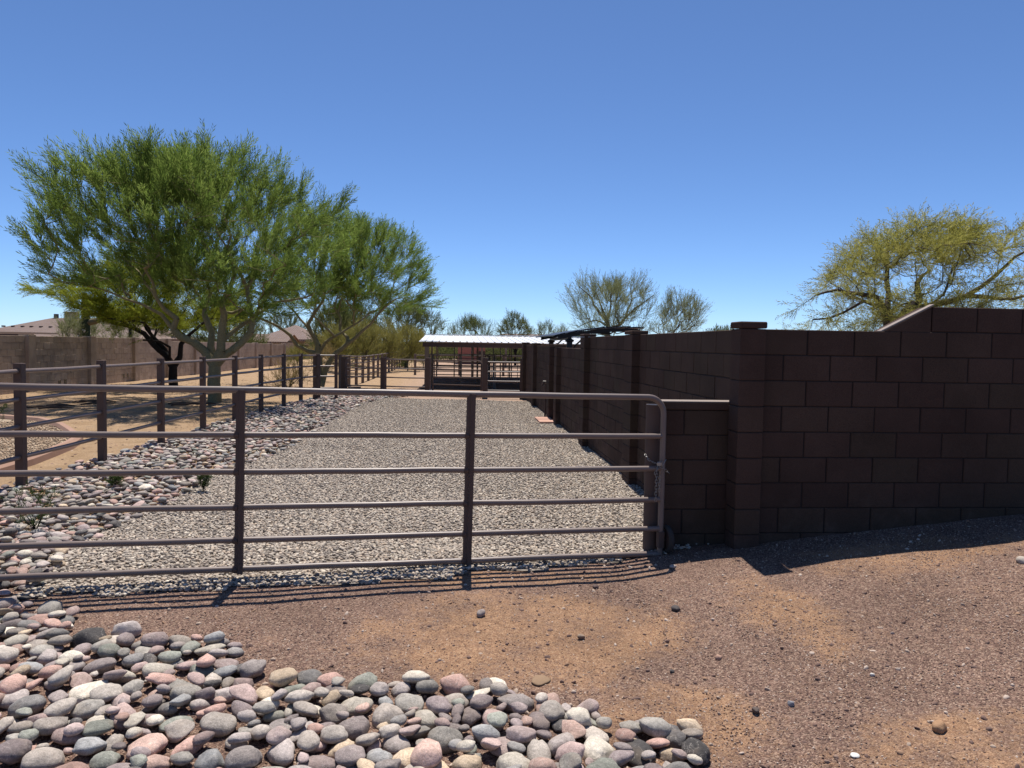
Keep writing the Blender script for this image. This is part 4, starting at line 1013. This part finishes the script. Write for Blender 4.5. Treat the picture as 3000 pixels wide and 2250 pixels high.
simple_tree('mesquite_tree', 'dense round green tree beyond the barn roof', 1510, 0, 78., [(1462, 1030), (1462, 985), (1470, 955), (1480, 930), (1505, 920), (1530, 928), (1552, 955), (1566, 985), (1566, 1030)], 260, 1.8, MAT['mq_bark'], MAT['far_leaf'], dict(PVS, n=1500, len=(.4, .8), up=.2), 32, .15, shell=.4, rtip=.012)
simple_tree('mesquite_tree', 'dusky olive tree rising left of the barn roof', 1190, 0, 66., [(1085, 985), (1100, 940), (1130, 910), (1170, 895), (1210, 900), (1245, 902), (1270, 930), (1300, 955), (1310, 990), (1300, 1035), (1090, 1035)], 460, 3.0, MAT['gry_bark'], MAT['far_leaf'], dict(GS, n=3000, len=(.5, 1.0), nl=9, lw=.016), 33, .2, shell=.3, rtip=.014)
simple_tree('palo_verde_tree', 'spiky grey green tree behind the left end of the barn roof', 1370, 0, 85., [(1310, 985), (1318, 965), (1340, 955), (1355, 940), (1375, 935), (1400, 945), (1420, 955), (1450, 948), (1462, 985), (1460, 1030), (1308, 1030)], 380, 2.0, MAT['gry_bark'], MAT['far_leaf'], dict(GS, n=1800, len=(.5, 1.1), up=1.3), 34, .15, shell=.2, rtip=.014)
simple_tree('palo_verde_tree', 'small olive tree between the barn roof and the canopy', 1598, 0, 70., [(1562, 1020), (1566, 985), (1575, 960), (1598, 946), (1612, 950), (1628, 985), (1630, 1020)], 150, 1.2, MAT['gry_bark'], MAT['far_leaf'], dict(GS, n=500, len=(.4, .8)), 35, .1, rtip=.012)
simple_tree('palo_verde_tree', 'tiny grey tree just left of the black canopy', 1643, 0, 72., [(1622, 1020), (1625, 985), (1632, 965), (1645, 955), (1657, 968), (1664, 985), (1666, 1020)], 120, .9, MAT['gry_bark'], MAT['gry_leaf'], dict(GS, n=350, len=(.4, .8)), 36, .08, rtip=.012)
# brush bank behind the far fence
BR_S = dict(GS, n=1500, len=(.35, .75), nl=9, lw=.014, up=.7)
for k, (px, Y, x0, x1, ty, lab) in enumerate(((985, 50., 930, 1040, 965, 'brown green brush at the left end of the thicket behind the fence'), (1065, 52., 1010, 1115, 935, 'tall olive brush left of the middle of the thicket'), (1130, 55., 1080, 1180, 940, 'broad ochre brush in the middle of the thicket'),
                                        (1195, 58., 1150, 1240, 950, 'ochre brush at the right end of the thicket by the barn'), (1240, 62., 1200, 1262, 985, 'small green brush beside the barn post'))):
    simple_tree('creosote_bush', lab, px, 0, Y, [(x0, 1060), (x0+5, 1010), (x0*.7+x1*.3, ty+15), ((x0+x1)/2, ty), (x0*.3+x1*.7, ty+12), (x1-5, 1010), (x1, 1060)], 330, 1.6, MAT['gry_bark'], MAT['shrub_leaf'], BR_S, 40+k, .05, cat='shrub', ntr=6, group='brush thicket beyond the fence', rtip=.007, shell=.25)
for k, (px, Y, x0, x1, ty, y1, lab, lf) in enumerate(((215, 33., 185, 262, 945, 1000, 'pale olive bush behind the tan wall left of the cactus', 'gry_leaf'), (340, 36., 270, 430, 930, 1000, 'olive bush behind the tan wall right of the cactus', 'gry_leaf'),
                                            (690, 62., 600, 770, 930, 1010, 'green bush behind the tan wall in front of the tiled house', 'far_leaf'), (870, 58., 838, 905, 1020, 1060, 'grey bush with pink bloom at the end of the tan wall', 'shrub_leaf'),
                                            (845, 26., 790, 905, 1075, 1165, 'dry straw coloured brush under the second palo verde', 'dry_leaf'), (950, 40., 900, 1000, 1020, 1075, 'dry brush behind the second palo verde', 'dry_leaf'))):
    simple_tree('bush', lab, px, 0, Y, [(x0, y1), (x0+3, (ty+y1)/2), ((x0+x1)/2-10, ty), ((x0+x1)/2+12, ty+4), (x1-3, (ty+y1)/2), (x1, y1)], 150, 1.2, MAT['gry_bark'], MAT[lf], dict(GS, n=(260 if lf == 'dry_leaf' else 900), len=(.25, .6), nl=8), 60+k, .04, cat='shrub', ntr=4, rtip=.005)
for k, (px, Y, x0, x1, ty, lab) in enumerate(((1000, 64., 905, 1100, 900, 'grey green mesquite behind the second palo verde'), (655, 66., 560, 760, 890, 'green tree behind the tan wall and the big palo verde'))):
    simple_tree('mesquite_tree', lab, px, 0, Y, [(x0, 1030), (x0+5, ty+55), (x0*.7+x1*.3, ty+10), ((x0+x1)/2, ty), (x0*.3+x1*.7, ty+12), (x1-5, ty+50), (x1, 1030)], 330, 2.8, MAT['gry_bark'], MAT['far_leaf'], dict(GS, n=3600, len=(.5, 1.1), nl=9, lw=.018), 90+k, .15, rtip=.012, shell=.15)
# far tree line
for k, (px, Y, x0, x1, ty, lab) in enumerate(((1030, 95., 960, 1090, 955, 'distant hazy green tree left of the thicket'), (820, 90., 740, 930, 930, 'distant tree behind the second house'), (470, 70., 380, 560, 905, 'distant tree behind the tan wall right of the cactus'), (1700, 110., 1640, 1760, 985, 'distant low tree under the sparse grey tree'), (2120, 60., 2060, 2180, 985, 'distant low tree by the corner pilaster'))):
    simple_tree('desert_tree', lab, px, 0, Y, [(x0, 1015), (x0+5, ty+35), (x0*.7+x1*.3, ty+8), ((x0+x1)/2, ty), (x0*.3+x1*.7, ty+12), (x1-5, ty+40), (x1, 1015)], 200, 2.6, MAT['gry_bark'], MAT['far_leaf'], dict(GS, n=1600, len=(.5, 1.1), nl=9, lw=.018), 70+k, .12, rtip=.014)
# unbroken scrub on the horizon
def scrub():
    rng = np.random.default_rng(91); VV = []; FF = []; RR = []; bs = 0; TV, TF = spray_template(9, .34, .03, .6, rng)
    n = 900; X = rng.uniform(-130, 150, n); Y = rng.uniform(95, 150, n); m = (X > -22) | (Y > 110); X = np.concatenate([X[m], rng.uniform(-14, 26, 230)]); Y = np.concatenate([Y[m], rng.uniform(88, 98, 230)])
    for x, y in zip(X, Y):
        h = rng.uniform(1.2, 2.9); w_ = rng.uniform(1.3, 3.); K = 34; g0 = -.42
        O = np.stack([x+rng.normal(size=K)*w_*.45, y+rng.normal(size=K)*w_*.4, g0+rng.random(K)*h*.7], 1); D = rng.normal(size=(K, 3))*.6+np.array([0, 0, .8]); D /= np.linalg.norm(D, axis=1, keepdims=True)
        S1 = np.cross(D, rng.normal(size=(K, 3))); S1 /= np.linalg.norm(S1, axis=1, keepdims=True); S2 = np.cross(D, S1); L = rng.uniform(.6, 1.5, K)
        V = (TV[None, :, 0, None]*D[:, None]+TV[None, :, 1, None]*S1[:, None]+TV[None, :, 2, None]*S2[:, None])*L[:, None, None]+O[:, None]
        VV.append(V.reshape(-1, 3)); FF.append((TF[None]+(np.arange(K)*len(TV))[:, None, None]+bs).reshape(-1, 3)); bs += K*len(TV); RR.append(np.full(K*len(TV), rng.random()))
    o = obj('desert_scrub', np_mesh('desert_scrub', np.concatenate(VV), [np.concatenate(FF)], MAT['far_leaf'], False, np.concatenate(RR))); tag(o, 'low grey green scrub along the horizon', 'scrub', kind='stuff')
scrub()
# weeds in the cobbles
def weed(px, py, h, w_, label, seed):
    p = at_z(px, py, .05); x, y = float(p[0]), float(p[1]); z = G(x, y)+.02; rng = np.random.default_rng(seed)
    lims = [dict(p=[(x, y, z-.03), (x, y, z+.03)], r=(.006, .005))]
    for k in range(5): a = rng.uniform(0, 6.28); lims.append(dict(p=[(x, y, z+.03), (x+math.cos(a)*w_*.3, y+math.sin(a)*w_*.3, z+h*.5), (x+math.cos(a)*w_*.5, y+math.sin(a)*w_*.5, z+h*.8)], r=(.004, .002), dy=0))
    poly = [(x-w_*.2, z+.05), (x-w_*.5, z+h*.6), (x-w_*.2, z+h), (x+w_*.25, z+h*.95), (x+w_*.5, z+h*.5), (x+w_*.2, z+.05)]
    tree('weed', label, (x, y, z), lims, poly, y, w_*.4, 60, .006, MAT['mq_bark'], MAT['weed_leaf'], dict(n=260, len=(.03, .07), nl=7, ll=.4, lw=.05, spread=.8, up=.4, out=.4, rand=.5, rmax=.01, tip=2), cat='plant', seed=seed, rtip=.0012, sub=.05)
weed(105, 1560, .42, .40, 'leafy green weed growing among the cobbles at the left', 81)
weed(335, 1428, .18, .14, 'small green weed in the cobbles near the second fence post', 82)
weed(597, 1432, .2, .12, 'tiny weed at the edge of the gravel left of the gate upright', 83)
weed(-14, 1260, .6, .6, 'dark green shrub at the left picture edge behind the fence', 84)
# ------------------------------------------------------------------ saguaro
YS = 33.; sx_ = float(at_y(252, 1000, YS)[0]); zb_ = G(sx_, YS)
sg = thing('saguaro_cactus', (sx_, YS, zb_), 'tall dark saguaro cactus with one short arm behind the tan wall', 'cactus')
def ribbed(path, radii, n=36, ribs=14):
    m = MB(); m.tube(path, radii, n, True)
    for i in range(len(path)):
        c = Vector(path[i])
        for k in range(n):
            v = Vector(m.v[i*n+k]); f_ = 1+.07*math.cos(2*math.pi*k/n*ribs); m.v[i*n+k] = tuple(c+(v-c)*f_)
    for k in range(n): m.v[len(path)*n+k] = m.v[k]; m.v[(len(path)+1)*n+k] = m.v[(len(path)-1)*n+k]
    return m
ztop = zb_+3.6
ribbed([(sx_, YS, zb_-.1), (sx_, YS, zb_+1), (sx_, YS, zb_+2.5), (sx_+.01, YS, ztop-.3), (sx_+.01, YS, ztop-.08), (sx_+.01, YS, ztop)], [.15, .165, .165, .15, .10, .02]).build('stem', MAT['saguaro'], sg, True)
a0 = at_y(262, 945, YS); a1 = at_y(288, 938, YS); a2 = at_y(290, 930, YS)
sgm = m_plain('pale_cactus_skin', (.17, .14, .075), .8, .2, 8, 60, .3, .01)
ribbed([(sx_, YS, a0[2]-.02), tuple(a0), tuple((a0+a1)/2), tuple(a1), tuple(a2)], [.10, .12, .13, .12, .03], 30, 12).build('arm', sgm, sg, True)
for dx, dz in ((-.02, 2.05), (.05, 2.02), (.03, 1.98)): MB().tube([(sx_+dx, YS-.16, zb_+dz), (sx_+dx, YS-.22, zb_+dz+.02)], [.02, .04], 8).build('bloom', MAT['flower'], sg, True)
pp = at_y(382, 1000, 34.); MB_p = MB().tube([(pp[0], 34, 0), (pp[0], 34, at_y(382, 945, 34.)[2])], .07, 10)
tag(MB_p.build('utility_post', MAT['black'], None, True), 'short dark post standing behind the tan wall', 'post')

# ------------------------------------------------------------------ houses
def hip_house(root, x0, x1, y0, y1, zw, zr, over, zbase, ridge_in):
    MB().box(((x0+x1)/2, (y0+y1)/2, (zw+zbase)/2), (x1-x0, y1-y0, zw-zbase)).build('wall', MAT['stucco'], root)
    a, b, c, d = x0-over, x1+over, y0-over, y1+over; ym = (c+d)/2; ra, rb_ = a+ridge_in, b-ridge_in
    V = [(a, c, zw-.05), (b, c, zw-.05), (b, d, zw-.05), (a, d, zw-.05), (ra, ym, zr), (rb_, ym, zr)]
    V2 = [(x, y, z-.22) for x, y, z in V]
    m = MB().add(V+V2, [(0, 1, 5, 4), (1, 2, 5), (2, 3, 4, 5), (3, 0, 4), (0, 6, 7, 1), (1, 7, 8, 2), (2, 8, 9, 3), (3, 9, 6, 0), (6, 9, 8, 7)])
    return m.build('roof', MAT['tile'], root)
YH = 62.
def hx_(px): return float(at_y(px, 1000, YH)[0])
def hz_(px, py, Y=YH): return float(at_y(px, py, Y)[2])
h1 = thing('house', (hx_(100), 66, 0), 'tan house with a long low tiled roof beyond the wall at far left', 'house')
zr_ = hz_(140, 931, 68); rf = hip_house(h1, hx_(-75), hx_(400), 62, 74, hz_(100, 984, 62), zr_, .7, -.3, 3.6)
cxh = at_y(211, 930, 68.); MB().box((cxh[0], 68, zr_+.1), (.95, .7, .95), 0, .03).build('chimney', MAT['stucco'], rf)
cxv = at_y(165, 930, 68.); MB().tube([(cxv[0], 68, zr_-.1), (cxv[0], 68, zr_+.35)], .2, 10).build('vent', MAT['galv'], rf)
for k, px in enumerate((10, 38, 66, 92, 120, 148, 175, 200)):
    t_ = .47; y_ = 61.3+(67.3-61.3)*(1-t_); p = at_y(px, 948, y_); zz_ = hz_(100, 986, 62)-.05+(zr_-hz_(100, 986, 62)+.05)*(y_-61.3)/(68-61.3)
    MB().box((p[0], y_, zz_+.06), (.22, .25, .12), 0, .02).build('roof_vent', MAT['darkmetal'], rf)
cv = at_y(50, 974, 58.); cvt = thing('patio_cover', (cv[0], 58, 0), 'pale flat patio cover in front of the far left house', 'patio cover')
xa, xb = float(at_y(-60, 980, 57)[0]), float(at_y(103, 980, 57)[0]); zc_ = float(at_y(50, 975, 57)[2])
MB().box(((xa+xb)/2, 58.5, zc_), (xb-xa, 3.4, .12)).build('roof', MAT['stucco'], cvt)
MB().box(((xa+xb)/2, 56.9, zc_-.2), (xb-xa-.1, .12, .24)).build('fascia', MAT['darkmetal'], cvt)
for xx in (xa+.3, xb-.3): MB().box((xx, 57.1, (zc_-.3)/2), (.2, .2, zc_-.3)).build('post', MAT['darkmetal'], cvt)
Y2 = 76.
def X2(px): return float(at_y(px, 1000, Y2)[0])
h2 = thing('house', (X2(830), 80, 0), 'tiled roof house seen between the two palo verde trees', 'house')
rf2 = hip_house(h2, X2(765), X2(892), 76, 88, hz_(850, 992, 76), hz_(850, 952, 82), .5, -.4, 2.6)
for px in (880, 895):
    wf = MB().box((X2(px), 75.96, .9), (.9, .06, 1.0)).build('window', MAT['stucco'], h2); MB().box((X2(px), 75.92, .9), (.78, .04, .88)).build('pane', MAT['glass'], wf)
gb_ = thing('garage', (X2(770), 70, 0), 'small gable roofed tan outbuilding in front of the tiled house', 'outbuilding')
xa, xb = float(at_y(728, 1000, 70)[0]), float(at_y(832, 1000, 70)[0]); ze = float(at_y(780, 999, 70)[2]); zr2 = float(at_y(780, 978, 72)[2])
MB().box(((xa+xb)/2, 72.5, (ze-.4)/2), (xb-xa, 5, ze+.4)).build('wall', MAT['stucco'], gb_)
m = MB(); xo = .4
m.add([(xa-xo, 69.6, ze-.05), (xb+xo, 69.6, ze-.05), (xb+xo, 72.5, zr2), (xa-xo, 72.5, zr2), (xb+xo, 75.4, ze-.05), (xa-xo, 75.4, ze-.05), (xa-xo, 69.6, ze-.2), (xb+xo, 69.6, ze-.2)], [(0, 1, 2, 3), (3, 2, 4, 5), (0, 6, 7, 1)])
m.build('roof', MAT['tile'], gb_)
m = MB(); m.add([(xb, 70, ze-.1), (xb, 75, ze-.1), (xb, 72.5, zr2-.05)], [(0, 1, 2)]); m.build('gable', MAT['stucco'], gb_)
# ------------------------------------------------------------------ barn and corral
bn = thing('shade_barn', (2, 36, -.3), 'open horse shade barn with white metal roof at the end of the drive', 'barn')
BX0, BX1, BY0, BY1, BYR = -1.62, 8.0, 32.3, 49.5, 39.3; BZE, BZR = 1.845, 2.20
def roof_slope(y0, z0, y1, z1, name):
    m = MB(); n = int((BX1-BX0)/.305); xs = []
    for k in range(n):
        x = BX0+k*.305; xs += [(x, 0), (x+.235, 0), (x+.25, .035), (x+.285, .035)]
    xs.append((BX0+n*.305, 0)); K = len(xs)
    vs = [(x, y0, z0+h) for x, h in xs]+[(x, y1, z1+h) for x, h in xs]+[(x, y0, z0+h-.02) for x, h in xs]+[(x, y1, z1+h-.02) for x, h in xs]
    fs = [(i, i+1, K+i+1, K+i) for i in range(K-1)]+[(2*K+i, 3*K+i, 3*K+i+1, 2*K+i+1) for i in range(K-1)]+[(i, 2*K+i, 2*K+i+1, i+1) for i in range(K-1)]+[(0, K, 3*K, 2*K), (K-1, 3*K-1, 4*K-1, 2*K-1)]
    return m.add(vs, fs).build(name, MAT['whiteroof'], bn)
roof_slope(BY0, BZE, BYR, BZR, 'roof_panel'); roof_slope(BYR, BZR, BY1, BZE, 'roof_panel')
MB().box(((BX0+BX1)/2, BYR, BZR+.045), (BX1-BX0+.1, .4, .03)).build('ridge_cap', MAT['whiteroof'], bn)
for y in (BY0+.18, BY1-.18, BYR): MB().box(((BX0+BX1)/2, y, BZE-.13+(0 if y != BYR else BZR-BZE-.02)), (BX1-BX0-.3, .09, .2)).build('beam', MAT['darkmetal'], bn)
for xk, x in enumerate((-1.28, 1.15, 3.6, 6.0, 7.8)):
    for y in (BY0+.25, BYR, BY1-.25):
        zt = BZE-.2+(BZR-BZE-.02 if y == BYR else 0); z = G(x, y)-.1; w_ = .19 if xk == 0 and y < 33 else .09
        MB().box((x, y, (z+zt)/2), (w_, w_, zt-z), 0, .004).build('post', MAT['barnpost'], bn)
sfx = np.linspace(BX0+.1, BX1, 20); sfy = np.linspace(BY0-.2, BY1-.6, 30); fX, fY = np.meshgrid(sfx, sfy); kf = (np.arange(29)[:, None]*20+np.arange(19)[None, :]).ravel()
o = obj('barn_shade_sheet', np_mesh('barn_shade_sheet', np.stack([fX.ravel(), fY.ravel(), gz(fX, fY).ravel()+.02], 1), [np.stack([kf, kf+1, kf+21, kf+20], 1)], m_plain('barn_shade_brown', (.10, .07, .052), .95, .3, 3, 30, .6, .02), True)); tag(o, kind='structure')  # dark brown sheet added under the roof; its colour deepens the barn's shade
def panel(a, b, label, h=1.55):
    a = Vector((*a, 0)); b = Vector((*b, 0)); z = lambda t: G(*(a.lerp(b, t))[:2]); P = lambda t, zz: tuple(a.lerp(b, t)+Vector((0, 0, z(t)+zz)))
    r = thing('corral_fence', (a.x, a.y, z(0)), label, 'fence', 'pipe corral fence sections under the shade barn')
    MB().tube([P(0, 0), P(0, h), P(1, h), P(1, 0)], .026, 8).build('frame', MAT['galv'], r, True)
    for k in range(5): MB().tube([P(0, .28+k*.25), P(1, .28+k*.25)], .018, 6).build('rail', MAT['galv'], r, True)
    MB().tube([P(.5, .05), P(.5, h)], .018, 6).build('stay', MAT['galv'], r, True)
for k, wk in enumerate(('left', 'middle', 'right')):
    for y, wy in ((33.2, 'front'), (38.6, 'middle'), (45.6, 'back')): panel((-1.2+3.0*k, y), (1.7+3.0*k, y), f'{wk} section of the {wy} row of pipe corral fence under the barn')
for x, wx in ((-1.25, 'left'), (1.75, 'middle'), (4.75, 'right')):
    for y, wy in ((33.4, 'near'), (38.8, 'far')): panel((x, y), (x, y+4.8), f'{wy} divider of pipe corral fence at the {wx} stall line under the barn')
for x in (-.1, .35, 1.0, 2.35, 2.8, 3.5, 4.3):
    for y in (46.2,):
        t = MB().tube([(x, y, G(x, y)), (x, y, 1.75)], .035, 8).build('stall_post', MAT['galv'], bn, True)
ps = thing('storage_shed', (1.2, 80, -.4), 'pink stuccoed shed with white flat roof behind the barn', 'shed')
xa, xb = float(at_y(1342, 1000, 80)[0]), float(at_y(1422, 1000, 80)[0]); zt = float(at_y(1380, 986, 80)[2])
MB().box(((xa+xb)/2, 82, (zt-.6)/2), (xb-xa, 4, zt+.4)).build('wall', MAT['pink'], ps)
MB().box(((xa+xb)/2+.1, 82, zt-.05), (xb-xa+.9, 5, .32), 0, .02).build('roof', MAT['whiteroof'], ps)
MB().box(((xa+xb)/2+1.0, 79.97, .2), (.9, .05, 1.6)).build('door', MAT['darkmetal'], ps)
# far tiled roof line right of the shed
h3 = thing('house', (9, 100, -.4), 'low far house with pale tiled roof edge behind the barn roof', 'house')
xa, xb = float(at_y(1462, 1000, 95)[0]), float(at_y(1640, 1000, 95)[0]); hip_house(h3, xa, xb, 95, 105, float(at_y(1500, 994, 95)[2]), float(at_y(1500, 978, 100)[2]), .6, -.5, 1.2)
# ------------------------------------------------------------------ black arched canopy behind the wall
cpy = thing('canopy', (3.6, 19.5, .2), 'black metal canopy with curved slatted roof behind the long wall', 'canopy')
YN, YF = 18.0, 21.6
def arch(t): return 2.50+2.05*t, 1.955+.215*math.sin(math.pi*.64*t)
for y in (YN, YF):
    pts = [(arch(t)[0], y, arch(t)[1]) for t in np.linspace(0, 1, 14)]; m = MB()
    for p, q_ in zip(pts, pts[1:]):
        vs = [(p[0], y-.04, p[2]-.045), (p[0], y+.04, p[2]-.045), (p[0], y+.04, p[2]+.045), (p[0], y-.04, p[2]+.045), (q_[0], y-.04, q_[2]-.045), (q_[0], y+.04, q_[2]-.045), (q_[0], y+.04, q_[2]+.045), (q_[0], y-.04, q_[2]+.045)]
        m.add(vs, [(0, 1, 5, 4), (1, 2, 6, 5), (2, 3, 7, 6), (3, 0, 4, 7)])
    m.build('arch_beam', MAT['black'], cpy)
for k in range(7):
    t = -.06+k/6.*.95; x, z = arch(t); x2, z2 = arch(t+.125); m = MB()
    ya, yb = YN-.28, YF+.28; vs = [(x, ya, z+.055), (x2, ya, z2+.065), (x2, yb, z2+.065), (x, yb, z+.055)]; vs += [(a, b, c+.03) for a, b, c in vs]
    m.add(vs, [(0, 3, 2, 1), (4, 5, 6, 7), (0, 1, 5, 4), (1, 2, 6, 5), (2, 3, 7, 6), (3, 0, 4, 7)]); m.build('roof_slat', MAT['black'], cpy)
for y in (YN+.05, YF-.05):
    for x in (2.80, 4.3):
        pz = G(x, y); p = MB().box((x, y, (pz+1.93)/2), (.13, .13, 1.93-pz), 0, .006).build('post', MAT['black'], cpy)
        MB().box((x, y, 1.885), (.20, .20, .06), 0, .02).build('capital', MAT['black'], p)
        s_ = 1 if x < 3.5 else -1
        MB().tube([(x+s_*.06, y, 1.62), (x+s_*.16, y, 1.78), (x+s_*.32, y, 1.93), (x+s_*.5, y, 2.03)], .022, 6).build('brace', MAT['black'], p, True)
for x in (2.8, 4.3): MB().box((x, (YN+YF)/2, 1.945), (.09, YF-YN, .08)).build('side_beam', MAT['black'], cpy)
# litter under the trees
lt = MB(); rr = np.random.default_rng(4)
for px, py, L in ((245, 1187, 1.1), (560, 1185, .8), (160, 1200, .5)):
    p = at_z(px, py, .06)
    for k in range(5):
        a = rr.uniform(-.5, .5); x = p[0]+rr.uniform(-L, L)*.5; y = p[1]+rr.uniform(-.4, .4); z = G(x, y)+.04; d = rr.uniform(.2, .5)
        lt.tube([(x-d*math.cos(a), y-d*math.sin(a), z), (x, y, z+.04), (x+d*math.cos(a), y+d*math.sin(a), z+.01)], [.02, .03, .012], 5)
o = lt.build('fallen_branches', MAT['debris'], None, True); tag(o, 'dark fallen twigs lying on the yard under the big palo verde', 'branches', kind='stuff')
